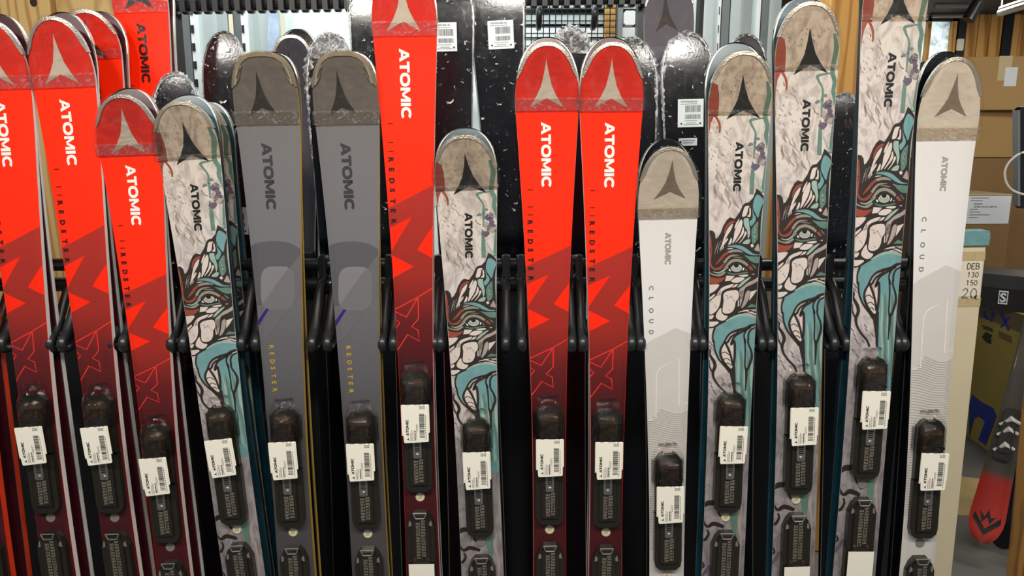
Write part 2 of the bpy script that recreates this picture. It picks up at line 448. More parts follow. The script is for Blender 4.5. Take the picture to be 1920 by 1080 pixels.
UNS = (-1, -0.9, -0.74, -0.35, 0, 0.35, 0.74, 0.9, 1)
def shell(s, name, qs, uns, yfun, mats, parent, uvk=None, smooth=True):
    v = []; f = []; uvs = []
    for q in qs:
        for un in uns: v.append(yfun(un, q)); uvs.append((un, q / s.k))
    n = len(uns)
    for i in range(len(qs) - 1):
        for j in range(n - 1): f.append((i * n + j, (i + 1) * n + j, (i + 1) * n + j + 1, i * n + j + 1))
    me = bpy.data.meshes.new(name); me.from_pydata(v, [], f)
    l = me.uv_layers.new(name='uv')
    for lp in me.loops: l.data[lp.index].uv = uvs[lp.vertex_index]
    if smooth: me.polygons.foreach_set('use_smooth', [True] * len(me.polygons))
    return link(name, me, parent, mats)
def ski_body(s, root, m_top, m_side, m_base, m_rim, rim=True):
    st = s.stations()
    shell(s, 'topsheet', st, UNS, lambda un, q: s.top(un, q), [m_top], root)
    # base with its thin steel edge strips
    def bp(un, q): return (un * s.hw(q), s.yc(q), s.L - q)
    o = shell(s, 'base', st, (-1, -0.95, 0, 0.95, 1), bp, [m_base, M_STEEL], root)
    n = 4
    for p in o.data.polygons:
        if p.index % n in (0, 3): p.material_index = 1
    # sidewall ring
    v = []; f = []
    for sg in (-1, 1):
        b = len(v)
        for q in st:
            x, y, z = s.top(sg, q); v += [(x, y, z), (x * 1.004, s.yc(q), z)]
        for i in range(len(st) - 1): f.append((b + 2 * i, b + 2 * i + 1, b + 2 * i + 3, b + 2 * i + 2))
    me = bpy.data.meshes.new('sidewall'); me.from_pydata(v, [], f)
    link('sidewall', me, root, [m_side])
    if rim:
        # raised rim round the shovel
        qe = 0.062 * s.k; v = []; f = []; m = MB()
        ring = []
        for sg in (-1, 1):
            qs = [qe * (i / 22.0) ** 2 for i in range(22, -1, -1)]
            if sg == 1: qs = qs[::-1][1:]
            for q in qs: ring.append((sg, q))
        pts = []
        for sg, q in ring:
            x, y, z = s.top(sg, q); pts.append(Vector((x, y, z)))
        cz = Vector((0, 0, s.L - 0.075)); b = 0; wr = 0.0075 if s.kind == 'grey' else 0.0055
        for i, p in enumerate(pts):
            t = min(i, len(pts) - 1 - i) / 4.0; ww = wr * min(1.0, 0.25 + t)
            c = Vector((0, p.y, cz.z)); d = (c - p); d.y = 0; d.normalize()
            o1 = p - d * 0.0012
            i1 = p + d * ww
            m.v += [(o1.x, p.y + s.th(0) + 0.001, o1.z), (o1.x, p.y - 0.0022, o1.z), (i1.x, p.y - 0.0030, i1.z), (i1.x, p.y + 0.001, i1.z)]
        for i in range(len(pts) - 1):
            for k in range(3):
                m.f.append([4 * i + k, 4 * i + k + 1, 4 * i + 5 + k, 4 * i + 4 + k]); m.m.append(0)
        m.build('tip_rim', m_rim, root, smooth=False)

# flat prints: polygons in (un, s_ref), cut into strips and laid on the topsheet of each ski
class Print:
    def __init__(s, ref): s.ref = ref; s.polys = []
    def px(s, pts, m, layer=0, smooth=False, conv=None, ref=None):
        if smooth: pts = catmull(pts, True, 3)
        r = ref or s.ref
        out = [r.inv(*(conv(p) if conv else p)) for p in pts]
        s.polys.append((out, m, layer)); return s
    def us(s, pts, m, layer=0):
        """polygon in metres (u, s) on the reference ski"""
        s.polys.append(([(u / s.ref.hw(q * s.ref.k), q) for u, q in pts], m, layer)); return s
    def text(s, polys, u0, q0, h, m, layer=3, hx=None):
        """reads downwards along the ski, letter tops to the right"""
        hx = hx or h
        for p in polys: s.us([(u0 + y * h, q0 + x * hx) for x, y in p], m, layer)
        return s
    def stroke(s, pts, w, m, layer=1, conv=None, smooth=True, ref=None):
        """ribbon through pixel points, width in pixels (number or list)"""
        if conv: pts = [conv(p) for p in pts]
        ws = list(w) if isinstance(w, (list, tuple)) else [w] * len(pts)
        if len(ws) != len(pts):
            ws = [ws[0] + (ws[-1] - ws[0]) * i / (len(pts) - 1) if len(ws) == 2 else ws[min(int(i * len(ws) / len(pts)), len(ws) - 1)] for i in range(len(pts))]
        P = [(p[0], p[1], q) for p, q in zip(pts, ws)]
        if smooth: P = catmull(P, False, 4)
        L = []; R = []
        for i, p in enumerate(P):
            a = P[max(i - 1, 0)]; b = P[min(i + 1, len(P) - 1)]
            dx, dy = b[0] - a[0], b[1] - a[1]; l = math.hypot(dx, dy) or 1
            nx, ny = -dy / l, dx / l
            L.append((p[0] + nx * p[2] / 2, p[1] + ny * p[2] / 2)); R.append((p[0] - nx * p[2] / 2, p[1] - ny * p[2] / 2))
        for i in range(len(P) - 1):
            s.px([L[i], L[i + 1], R[i + 1], R[i]], m, layer, ref=ref)
        return s
    def bake(s):
        bm = bmesh.new()
        s.mats = []
        for pts, m, layer in s.polys:
            if m not in s.mats: s.mats.append(m)
            mi = s.mats.index(m)
            vs = [bm.verts.new((p[0], p[1], layer)) for p in pts]
            for t in tessellate_polygon([[Vector((p[0], p[1], 0)) for p in pts]]):
                try: f = bm.faces.new([vs[i] for i in t]); f.material_index = mi
                except ValueError: pass
        def cut(co, no, co_=False):
            bmesh.ops.bisect_plane(bm, geom=bm.verts[:] + bm.edges[:] + bm.faces[:], plane_co=co, plane_no=no, clear_outer=co_, dist=1e-6)
        cut((0.985, 0, 0), (1, 0, 0), True); cut((-0.985, 0, 0), (-1, 0, 0), True)
        cut((0.74, 0, 0), (1, 0, 0)); cut((-0.74, 0, 0), (1, 0, 0))
        ys = [v.co.y for v in bm.verts]; q = min(ys) + 0.025; qm = max(ys)
        while q < qm:
            cut((0, q, 0), (0, 1, 0)); q += 0.025
        bm.normal_update()
        s.fv = [tuple(v.co) for v in bm.verts]; bm.verts.index_update()
        s.ff = [[v.index for v in f.verts] for f in bm.faces]; s.fm = [f.material_index for f in bm.faces]
        bm.free(); return s
    def lay(s, ski, name, root, mats=None):
        k = ski.k; kg = k; q0 = 0.0
        if name in ('wordmark', 'tip_logo'):      # lettering shrinks less than the ski
            kg = 1 - (1 - k) * 0.58; qs = [q for _, q, _ in s.fv]; q0 = min(qs) if name == 'wordmark' else (min(qs) + max(qs)) / 2
        v = [ski.top(un, q0 * k + (q - q0) * kg, 0.00035 + 0.00016 * l) for un, q, l in s.fv]
        me = bpy.data.meshes.new(name); me.from_pydata(v, [], s.ff)
        me.polygons.foreach_set('material_index', s.fm)
        l = me.uv_layers.new(name='uv')
        for lp in me.loops: l.data[lp.index].uv = s.fv[lp.vertex_index][:2]
        o = link(name, me, root, mats or s.mats)
        if name == 'swirl_graphic': o['kind'] = 'stuff'
        return o

# placement of the front row: tip pixel, medallion pixel
FRONT = [
    ('red', (-28, 36), (96, 970)), ('red', (95, 32), (216, 970)), ('red', (225, 178), (320, 1025)),
    ('art', (334, 191), (445, 992)), ('grey', (488, 98), (550, 997)), ('grey', (640, 97), (690, 1000)),
    ('red', (752, -76), (788, 931)), ('art', (869, 254), (902, 1015)), ('red', (1026, 80), (1030.5, 992)),
    ('red', (1150, 80), (1136, 997)), ('white', (1257, 276), (1250, 1076)), ('art', (1396, 97), (1360, 969)),
    ('art', (1522, 4), (1492, 936)), ('art', (1694, -101), (1616, 907)), ('white', (1795, 108), (1724, 1017)),
]
REFI = {'red': 8, 'grey': 4, 'art': 13, 'white': 10}
raw = [Ski(*f) for f in FRONT]
SKIS = [Ski(*f, k=raw[i].sm / raw[REFI[f[0]]].sm) for i, f in enumerate(FRONT)]
SKIS[2] = Ski(*FRONT[2], k=0.905)
REF = {a: SKIS[b] for a, b in REFI.items()}
# ------------------------------------------------------------------ prints of the four ski designs
PR = {}
def logo_print(ref, apex, wing_l, wing_r, m):
    """peak mark fitted between three pixels"""
    a = ref.inv(*apex); l = ref.inv(*wing_l); r = ref.inv(*wing_r)
    A = (a[0] * ref.hw(a[1] * ref.k), a[1]); Lq = (l[0] * ref.hw(l[1] * ref.k), l[1]); R = (r[0] * ref.hw(r[1] * ref.k), r[1])
    mid = ((Lq[0] + R[0]) / 2, (Lq[1] + R[1]) / 2)
    ux = (R[0] - Lq[0], R[1] - Lq[1]); uy = (A[0] - mid[0], A[1] - mid[1])
    p = Print(ref); p.us([(mid[0] + ux[0] * x + uy[0] * y, mid[1] + ux[1] * x + uy[1] * y) for x, y in LOGO], m, 2)
    return p.bake()
def word_print(ref, top, bottom, h, m):
    """ATOMIC from pixel top to pixel bottom (left foot of the letters)"""
    a = ref.inv(*top); b = ref.inv(*bottom)
    u0 = a[0] * ref.hw(a[1] * ref.k); u1 = b[0] * ref.hw(b[1] * ref.k); L = b[1] - a[1]
    p = Print(ref)
    for q in WORD:
        p.us([(u0 + (u1 - u0) * x / WORDW + y * h, a[1] + L * x / WORDW) for x, y in q], m, 3)
    return p.bake()
def spaced_print(ref, letters, top, bottom, h, m, bold=0.02):
    a = ref.inv(*top); b = ref.inv(*bottom); n = len(letters)
    u0 = a[0] * ref.hw(a[1] * ref.k); u1 = b[0] * ref.hw(b[1] * ref.k)
    p = Print(ref)
    for i, ch in enumerate(letters):
        t = i / (n - 1.0)
        polys, w = text_polys(ch, bold)
        p.text(polys, u0 + (u1 - u0) * t, a[1] + (b[1] - a[1]) * t, h, m, 3)
    return p

# red design
r = REF['red']
PR['red', 'tip_logo'] = logo_print(r, (1024.4, 110), (993, 201.5), (1056.7, 201.5), M_CREAMLOGO)
PR['red', 'tip_logo_black'] = logo_print(r, (1024.4, 110), (993, 201.5), (1056.7, 201.5), M_BLACKP)
PR['red', 'wordmark'] = word_print(r, (1014.5, 229), (1015.5, 353), 0.0185, M_WHITE)
PR['red', 'wordmark_black'] = word_print(r, (1014.5, 229), (1015.5, 353), 0.0185, M_BLACKP)
p = spaced_print(r, 'REDSTER', (989.5, 413), (991.5, 518), 0.0092, M_REDLET, 0.045)
PR['red', 'model_lettering'] = p.bake(); p = Print(r)
for y in (355, 387, 402): p.px([(989.5, y), (999, y), (999, y + 1.2), (989.5, y + 1.2)], M_REDLET, 3)
PR['red', 'tick_marks'] = p.bake()
p = Print(r)
p.px([(960, 512), (1027, 481), (1090, 451), (1090, 1060), (1060, 1250), (1000, 1250), (960, 1060)], M_BAND, 0)
PR['red', 'dark_band'] = p.bake()
p = Print(r)
p.px([(970, 542), (1030, 514), (987.4, 578), (970, 568)], M_REDTRI, 1)
p.px([(970, 570), (987.4, 578), (1031, 599), (989, 620), (970, 628)], M_REDTRI, 1)
p.px([(1038, 570), (1066.5, 532), (1085, 508), (1085, 592), (1064, 584)], M_REDTRI, 1)
PR['red', 'zigzag_graphic'] = p.bake()
p = Print(r)
for pts in ([(984, 677), (990, 674), (1037.5, 651), (1075, 630)], [(990, 674), (1015, 685), (1037.5, 651)],
            [(1037.5, 651), (1037, 688), (1024, 701.5), (1035.5, 707), (1037.5, 726), (1016, 715), (986, 757)],
            [(985, 684), (991.5, 687), (1002.5, 695), (985, 716)]):
    p.stroke(pts, 1.8, M_LINE, 2, smooth=False)
PR['red', 'outline_graphic'] = p.bake()

# grey design
g = REF['grey']
PR['grey', 'tip_logo'] = logo_print(g, (480, 133), (467, 219), (521.5, 216), M_GREYLOGOD)
PR['grey', 'wordmark'] = word_print(g, (490, 268), (500, 395), 0.0185, M_GREYWORD)
PR['grey', 'model_lettering'] = spaced_print(g, 'REDSTER', (505, 647), (511.5, 728), 0.0085, M_GOLDTXT, 0.03).bake()
p = Print(g); cz = lambda q: (340 + q[0] / 4.155, 420 + q[1] / 4.155)
p.px(catmull([(520, 190), (570, 155), (640, 138), (720, 132), (800, 140), (860, 155), (925, 195)], False, 4) + [(960, 200), (960, 190), (640, 625), (560, 640)], M_GREYD, 0, conv=cz)
p.px([(950, 210), (950, 530), (650, 905), (560, 905), (560, 730)], M_GREYM, 0, conv=cz)
sq = [(752 + 133 * math.copysign(abs(math.cos(a)) ** 0.55, math.cos(a)), 499 + 170 * math.copysign(abs(math.sin(a)) ** 0.55, math.sin(a))) for a in [math.radians(q * 9) for q in range(40)]]
p.px(sq, M_GREYL2, 1, conv=cz)
half = [q for q in sq if (q[1] - 250) < (910 - q[0]) * 1.423]
half.sort(key=lambda q: math.atan2(q[1] - 430, q[0] - 690))
p.px(half, M_GREYL, 2, conv=cz)
p.px([(588, 765), (604, 790), (682, 665), (664, 655)], M_PURPLE, 3, conv=cz)
PR['grey', 'panel_graphic'] = p.bake()

# white design
w_ = REF['white']
PR['white', 'tip_logo'] = logo_print(w_, (1261, 300), (1226, 374), (1285, 372), M_GREYLOGO)
PR['white', 'wordmark'] = word_print(w_, (1247, 436), (1246.5, 497), 0.0115, M_GREYTXT)
PR['white', 'model_lettering'] = spaced_print(w_, 'CLOUD', (1217, 536), (1217, 619), 0.0085, M_GREYLOGO, 0.02).bake()
cw = lambda q: (1180 + q[0] / 2.0786, 560 + q[1] / 2.0769)
p = Print(w_)
p.px([(55, 190), (80, 165), (180, 114), (240, 136), (250, 140), (250, 1200), (60, 1200)], M_CLOUD2, 0, conv=cw)
p.stroke([(70, 476), (104, 466), (105, 300), (112, 278), (130, 263), (193, 233), (193, 417), (230, 405)], 1.4, M_CLOUDLN, 2, conv=cw, smooth=False)
PR['white', 'panel_graphic'] = p.bake()
p = Print(w_)
for i in range(62):
    y = 430 + i * 9.0; a = 16 * max(0.1, 1 - i / 30.0)
    pts = [(55 + 175 * t / 14.0, y + 18 * max(0, 1 - i / 12.0) * (1 - t / 14.0) - a * math.sin(t / 14.0 * math.pi * 1.7 + 0.5 + i * 0.03) - i * 0.15 * t / 14) for t in range(15)]
    if i < 6: pts = pts[5 - i // 2:]
    p.stroke(pts, 1.3, M_CLOUDWV, 1, conv=cw, smooth=False)
PR['white', 'wave_lines'] = p.bake()

# mountain and eye design, drawn in the frame of the tallest one
a_ = REF['art']
c1 = lambda q: (1580 + q[0] / 5.14, q[1] / 5.14)
c2 = lambda q: (1590 + q[0] / 7.2, 190 + q[1] / 7.2)
c3 = lambda q: (1590 + q[0] / 9.0, 320 + q[1] / 9.0)
c4 = lambda q: (1580 + q[0] / 9.0, 420 + q[1] / 9.0)
c5 = lambda q: (1570 + q[0] / 6.754, 520 + q[1] / 6.75)
c8 = lambda q: (1430 + q[0] / 4.9, 860 + q[1] / 4.9)
PR['art', 'tip_logo'] = logo_print(REF['art'], (1685 + 2.5, -48), (1650.5, 46.5), (1715.5, 44.5), M_BLACKP)
PR['art', 'wordmark'] = word_print(a_, (1666.5, 98), (1656.5, 203), 0.0148, M_BLACKP)
p = Print(a_)
# drips of the upper half
p.px([(250, -175), (300, -140), (305, -40), (300, 60), (282, 210), (240, 222), (210, 290), (192, 380), (180, 480), (172, 570), (180, 650), (166, 760), (148, 880), (134, 1080), (90, 1080), (110, 800), (130, 500), (160, 300), (190, 100)], M_REDART, 0, conv=c1)
p.stroke([(255, 210), (283, 270), (293, 335), (288, 402)], [5, 4.5, 4.5, 3], M_REDART, 1, conv=c1)
p.stroke([(790, -180), (800, -60), (795, 0), (760, 140), (745, 235), (765, 330), (745, 430), (765, 540), (770, 640), (745, 760), (722, 900), (700, 1080)], [6, 9, 10, 9, 9, 9, 8, 9, 9, 9, 10, 12], M_TEALD, 0, conv=c1)
p.px([(850, -200), (890, 0), (860, 400), (830, 700), (790, 1100), (750, 1100), (780, 700), (790, 400), (810, 100)], M_TEALL, 0, conv=c1)
p.stroke([(740, 235), (670, 245), (600, 262), (605, 310), (640, 400), (632, 500), (622, 600), (612, 690)], [3, 3.5, 6, 4.5, 3.5, 5, 3.5, 3], M_TEALD, 1, conv=c1)
p.stroke([(600, 730), (595, 850), (585, 960), (575, 1090)], [3, 7, 8, 8], M_TEALD, 1, conv=c1)
p.stroke([(625, 900), (650, 980), (680, 1060)], [3, 3, 5], M_TEALL, 1, conv=c1)
rb2 = random.Random(21)
for i in range(26):
    t = rb2.random(); cx = 690 - 30 * t + rb2.uniform(-46, 46) * (0.35 + t); cy = 530 + 270 * t; rr = rb2.uniform(20, 40)
    p.px([(cx + rr * rb2.uniform(.6, 1.15) * math.cos(q), cy + rr * rb2.uniform(.6, 1.15) * math.sin(q)) for q in [k * math.pi / 5 for k in range(10)]], rb2.choice((M_MAUVE, M_MAUVE, M_TICK, M_CELLP)), 2 + (i % 3), False, c1)
for cx, cy, rr in ((662, 470, 20), (590, 530, 22), (628, 512, 12), (572, 542, 12), (700, 520, 12)):
    p.px([(cx + rr * math.cos(q), cy + rr * 0.8 * math.sin(q)) for q in [k * math.pi / 4 for k in range(8)]], M_TEALD if rr > 12 else M_MAUVE, 3, conv=c1)
p.stroke([(540, 590), (555, 640), (590, 665)], 1.5, M_TICK, 2, conv=c1)
rnd = random.Random(3)
for i in range(46):
    x = rnd.uniform(190, 420); y = rnd.uniform(300, 760) if i < 30 else rnd.uniform(-260, 0); l = rnd.uniform(10, 34)
    if i >= 30: x = rnd.uniform(330, 740)
    p.stroke([(x, y), (x + l * 0.5, y + l)], [0.8, 1.3, 0.6], M_TICK, 1, conv=c1, smooth=False)
for i in range(26):     # smoky strands left of the wordmark
    x = rnd.uniform(190, 470); y = rnd.uniform(800, 1150)
    p.stroke([(x, y), (x + rnd.uniform(-15, 30), y + 50), (x + rnd.uniform(-10, 60), y + 110)], [0.6, rnd.uniform(1.5, 5), 0.6], rnd.choice((M_CELLP, M_CELLP, M_TAN)), 1, conv=c1)
PR['art', 'paint_drips'] = p.bake()
p = Print(a_)
# dark mass of the mountain and face
top = [c2(q) for q in [(40, 680), (75, 690), (140, 720), (185, 730), (210, 770), (218, 855), (250, 830), (290, 760), (330, 650), (380, 560), (425, 520), (490, 545), (560, 440), (610, 330), (640, 300), (690, 290), (750, 220), (808, 70), (850, 110), (915, 205), (1010, 260)]]
bot = [c4(q) for q in [(1060, 545), (1000, 510), (900, 450), (820, 440), (720, 470), (600, 545), (420, 645), (290, 725), (200, 740), (60, 700)]]
p.px(top + bot, M_DARKBROWN, 0)
def cells(conv, items, layer=2):
    for m, pts in items: p.px(pts, m, layer, len(pts) > 4, conv)
cells(c2, [
    (M_TEAL, [(808, 165), (895, 255), (850, 400), (810, 530), (770, 450), (752, 400), (750, 300)]),
    (M_TEAL, [(735, 350), (745, 450), (780, 550), (710, 660), (690, 590), (732, 540), (735, 430)]),
    (M_CELL, [(640, 350), (700, 345), (680, 380), (650, 490), (592, 508), (610, 420)]),
    (M_CELL, [(696, 385), (712, 380), (712, 470), (698, 515), (660, 505), (690, 470)]),
    (M_TEALL, [(615, 545), (680, 540), (680, 590), (692, 760), (660, 860), (652, 730), (615, 650)]),
    (M_CELL, [(555, 540), (530, 620), (495, 690), (480, 685), (505, 610)]),
    (M_CELL, [(580, 555), (592, 620), (560, 740), (490, 870), (440, 930), (465, 830), (480, 740), (530, 630)]),
    (M_CELL, [(600, 670), (607, 760), (540, 860), (480, 920), (560, 790)]),
    (M_CELL, [(625, 740), (642, 780), (570, 890), (530, 925), (590, 840)]),
    (M_REDART, [(470, 570), (480, 600), (400, 650), (360, 730), (335, 790), (345, 700), (395, 610)]),
    (M_CELL, [(460, 620), (430, 720), (380, 800), (330, 900), (295, 950), (340, 810), (390, 690)]),
    (M_CELL, [(380, 840), (375, 880), (290, 1000), (265, 1015), (330, 900)]),
    (M_CELL, [(430, 840), (440, 870), (420, 930), (385, 945), (410, 880)]),
    (M_TEALD, [(770, 620), (812, 590), (800, 720), (790, 860), (720, 940), (708, 800), (720, 700)]),
    (M_TEALL, [(770, 640), (780, 720), (765, 860), (745, 900), (750, 720)]),
    (M_TEALL, [(640, 870), (690, 870), (670, 930), (630, 940), (580, 925)]),
    (M_CELL, [(690, 955), (715, 940), (735, 965), (715, 990), (700, 985)]),
    (M_CELLP, [(800, 935), (815, 1050), (770, 1045), (740, 1025), (770, 970)]),
    (M_TEALL, [(925, 250), (935, 500), (900, 800), (860, 1050), (828, 1060), (838, 760), (858, 520), (890, 340)]),
    (M_REDART, [(110, 800), (150, 790), (160, 950), (140, 1080), (85, 1080), (90, 900)]),
])
for pts, w, m in [([(250, 900), (215, 1000), (200, 1080)], 0.9, M_TAN), ([(290, 880), (255, 960), (230, 1080)], 0.8, M_TAN)]:
    p.stroke(pts, w, m, 2, conv=c2)
for pts, w, m in [
    ([(185, 60), (175, 200), (165, 380), (220, 480), (320, 470), (400, 380)], [5, 4.5, 3.5, 4, 5.5, 3], M_REDART),
    ([(400, 370), (460, 280), (540, 225), (660, 220)], [5, 4.5, 3.5, 1], M_TAN),
    ([(250, 400), (330, 310), (400, 220), (475, 160)], [1.5, 4.5, 5, 4.5], M_REDART),
    ([(465, 165), (560, 135), (650, 135), (725, 162)], [4.5, 5.5, 5, 1.5], M_TAN),
    ([(470, 45), (600, 42), (720, 85), (820, 160), (900, 205), (1000, 216)], [2, 6, 8, 7, 3.5, 1.5], M_TEAL),
    ([(480, 45), (560, 28), (640, 30)], [1, 2, 1], M_TEALL),
    ([(455, 103), (500, 92), (560, 88)], [0.8, 2, 0.8], M_CELL), ([(550, 252), (630, 258), (720, 275)], [0.8, 1.8, 0.6], M_TAN),
    ([(395, 490), (470, 390), (540, 330), (640, 318), (740, 365), (800, 425)], [3, 5, 6, 6, 6, 4.5], M_TAN),
    ([(450, 555), (540, 590), (640, 582), (795, 555)], [2, 2.6, 2.4, 2.6], M_TEALD),
    ([(110, 490), (160, 570), (240, 605), (320, 605), (410, 545)], [1.2, 2.5, 3, 5, 4], M_TAN),
    ([(205, 540), (290, 560), (370, 522), (455, 440)], [1.2, 2.5, 3.2, 4], M_TEALL),
    ([(880, 400), (920, 450), (945, 485)], [1, 2.5, 1], M_TEALD),
    ([(300, 30), (260, 130), (240, 205)], [1, 1.2, 0.5], M_TAN), ([(350, 20), (400, 60), (330, 140)], [0.5, 1.6, 0.5], M_CELL)]:
    p.stroke(pts, w, m, 2, conv=c3)
cells(c3, [
    (M_TEALD, [(745, 220), (850, 245), (1000, 255), (1010, 365), (930, 375), (850, 330), (800, 275)]),
    (M_REDART, [(800, 445), (850, 425), (905, 515), (850, 512)]),
    (M_REDART, [(80, 590), (160, 640), (280, 668), (400, 650), (380, 690), (280, 768), (170, 775), (80, 720)]),
    (M_CELL, [(430, 615), (570, 625), (500, 712), (400, 722)]),
    (M_CELL, [(510, 718), (600, 650), (740, 665), (640, 748), (540, 748)]),
    (M_CELL, [(630, 617), (720, 600), (800, 600), (790, 628), (720, 640)]),
    (M_CELL, [(860, 592), (912, 578), (902, 602)]),
    (M_TEALL, [(610, 840), (700, 730), (800, 660), (850, 650), (740, 760), (660, 832)]),
    (M_CELL, [(510, 855), (570, 790), (625, 780), (590, 830)]),
    (M_CELLP, [(640, 900), (720, 820), (800, 750), (900, 700), (975, 655), (975, 722), (860, 790), (760, 840), (715, 920), (690, 1060), (650, 1060)]),
    (M_CELL, [(50, 745), (130, 790), (300, 788), (230, 900), (150, 960), (50, 1005)]),
    (M_CELL, [(300, 900), (380, 828), (545, 778), (500, 840), (400, 880), (340, 930), (325, 985), (300, 1000), (250, 1000)]),
    (M_IRIS, [(605 + 98 * math.cos(q), 466 + 76 * math.sin(q)) for q in [k * math.pi / 8 for k in range(16)]]),
    (M_WHITE, [(475, 490), (490, 490), (508, 525), (490, 528), (475, 510)]), (M_WHITE, [(725, 458), (742, 470), (725, 515), (708, 515)]), (M_WHITE, [(762, 498), (785, 512), (762, 516)]),
])
p.px([(605 + 42 * math.cos(q), 418 + 40 * math.sin(q)) for q in [k * math.pi / 6 for k in range(12)]], M_BLACKP, 4, conv=c3)
for q in range(13):
    an = math.radians(12 + q * 13); p.stroke([(605 + 50 * math.cos(an), 440 + 36 * math.sin(an)), (605 + 88 * math.cos(an), 462 + 68 * math.sin(an))], 0.7, M_TAN, 3, conv=c3, smooth=False)
p.stroke([(490, 470), (540, 400), (605, 372), (680, 392), (740, 445)], [2, 4, 4.5, 4, 2], M_DARKBROWN, 5, conv=c3)
cells(c4, [
    (M_CELL, [(370, 60), (410, -10), (412, 100), (395, 240), (350, 360), (270, 450), (210, 462), (172, 400), (180, 300), (240, 200), (330, 110)]),
    (M_CELL, [(480, 45), (560, 8), (700, 8), (712, 150), (662, 220), (640, 330), (590, 420), (500, 455), (430, 420), (440, 300), (455, 200), (452, 100)]),
    (M_CELL, [(185, 235), (225, 140), (310, 70), (300, 112), (225, 190)]),
    (M_CELL, [(400, 340), (410, 420), (450, 480), (512, 505), (470, 570), (400, 590), (320, 540), (320, 460)]),
    (M_CELL, [(135, 430), (190, 505), (272, 480), (265, 530), (220, 565), (140, 520)]),
    (M_CELL, [(150, 330), (165, 430), (200, 480), (255, 468), (210, 492), (165, 470), (142, 400)]),
    (M_CELL, [(105, 585), (200, 610), (330, 605), (355, 630), (320, 660), (230, 712), (110, 670)]),
    (M_CELLP, [(735, 30), (800, 0), (795, 100), (755, 250), (727, 320), (735, 150)]),
    (M_CELLP, [(845, 40), (905, 10), (890, 150), (820, 290), (750, 350), (800, 200)]),
    (M_CELL, [(920, 30), (1040, -5), (970, 100), (890, 205)]),
    (M_CELL, [(700, 200), (716, 190), (712, 310), (692, 320)]),
    (M_TEALD, [(930, 265), (1020, 300), (1020, 332), (850, 332)]),
    (M_CELL, [(690, 432), (800, 388), (880, 380), (870, 402), (780, 416)]),
    (M_CELL, [(835, 420), (920, 420), (1015, 470), (1010, 492), (900, 440)]),
    (M_CELLP, [(890, 375), (1020, 372), (1020, 420), (950, 410)]),
])
for pts in ([(480, 95), (530, 110), (520, 160), (560, 140), (600, 110)], [(570, 110), (620, 170), (640, 230)], [(525, 370), (560, 395)], [(240, 215), (270, 240)], [(290, 270), (330, 340)]):
    p.stroke(pts, 0.8, M_TICK, 3, conv=c4)
PR['art', 'eye_graphic'] = p.bake()
p = Print(a_)
arch = [c4(q) for q in [(252, 850), (275, 745), (330, 690), (450, 630), (600, 540), (740, 470), (850, 462), (1030, 525), (1020, 660), (920, 670), (850, 720), (700, 760), (580, 800), (500, 880), (440, 990)]] + [c5(q) for q in [(395, 60), (340, 180), (330, 290), (385, 390), (440, 500), (290, 240), (270, 150), (262, 60)]]
p.px(arch, M_TEAL, 0)
p.stroke([(480, 600), (620, 522), (760, 482), (900, 500), (1010, 535)], [2, 4.5, 5, 4.5, 4], M_TEALL, 1, conv=c4)
p.px([c4(q) for q in [(560, 1000), (640, 880), (780, 800), (1010, 700), (1000, 1080)]] + [c5(q) for q in [(830, 100), (800, 400), (770, 700), (740, 1100), (740, 1500), (520, 1500), (515, 900), (520, 450), (530, 150)]], M_TEAL, 0)
for x, m, w in ((560, M_TEALL, 4), (600, M_TEALD, 5), (640, M_TEALL, 3), (690, M_TEALD, 5), (730, M_TEALL, 4)):
    p.stroke([(x, 200), (x + 8, 400), (x - 6, 650), (x + 6, 900), (x, 1300)], [1, w, w, w, w], m, 1, conv=c5)
p.px([(395, 110), (440, 200), (470, 330), (485, 455), (430, 432), (370, 340), (352, 240)], M_CELL, 1, True, c5)
p.px([(490, 30), (505, 100), (502, 250), (490, 410), (475, 200), (470, 80)], M_CELL, 1, True, c5)
p.px([(440, 478), (525, 435), (520, 700), (515, 885), (492, 880), (475, 700)], M_DARKBROWN, 2, conv=c5)
def two(a, b): return [c4(q) for q in a] + [c5(q) for q in b]
for pts, w in [
    (two([(1010, 665), (900, 690), (820, 745), (700, 772), (580, 812), (500, 885), (440, 1000)], [(400, 80), (345, 180), (345, 280), (390, 390), (470, 500)]), [3.5, 6, 7, 6, 4, 3.5, 3.5, 4, 4, 4.5, 4.5, 5]),
    (two([(900, 715), (760, 800), (640, 875), (580, 960), (550, 1060)], [(520, 60), (528, 150), (520, 300), (500, 450), (492, 600), (500, 880)]), [4, 4, 4, 4, 4, 4.5, 4.5, 4.5, 4.5, 5, 4]),
    (two([(700, 805), (560, 900), (500, 1000)], [(415, 95), (445, 180), (475, 290), (490, 420)]), [3, 3.5, 4, 4, 4.5, 4, 4]),
    (two([(820, 770), (785, 850), (780, 920), (800, 1020)], [(655, 20), (662, 150), (655, 300), (648, 430), (662, 520), (640, 790)]), [4, 3, 3, 3, 3, 3, 3, 3, 5, 2]),
    (two([(1000, 725), (900, 770), (855, 860), (850, 960)], [(700, 40), (705, 110), (735, 200), (742, 300), (705, 420), (660, 510)]), [3, 3.5, 3.5, 3.5, 3.5, 3.5, 4, 5, 5, 4]),
    (two([(290, 720), (250, 850), (250, 1000)], [(264, 60), (272, 200), (320, 330), (400, 440), (455, 520)]), [3.5, 3, 3, 3, 3.2, 3.6, 4, 5]),
    ([c5(q) for q in [(155, -10), (165, 120), (210, 200), (205, 260), (250, 350), (265, 430), (235, 520), (250, 620), (310, 720), (370, 790), (405, 875)]], [3, 3.5, 4, 4.5, 6, 6, 5, 4, 4, 4, 4]),
    ([c5(q) for q in [(145, 240), (185, 330), (195, 430), (240, 540)]], [3, 4, 3, 3])]:
    p.stroke(pts, w, M_DARKBROWN, 3)
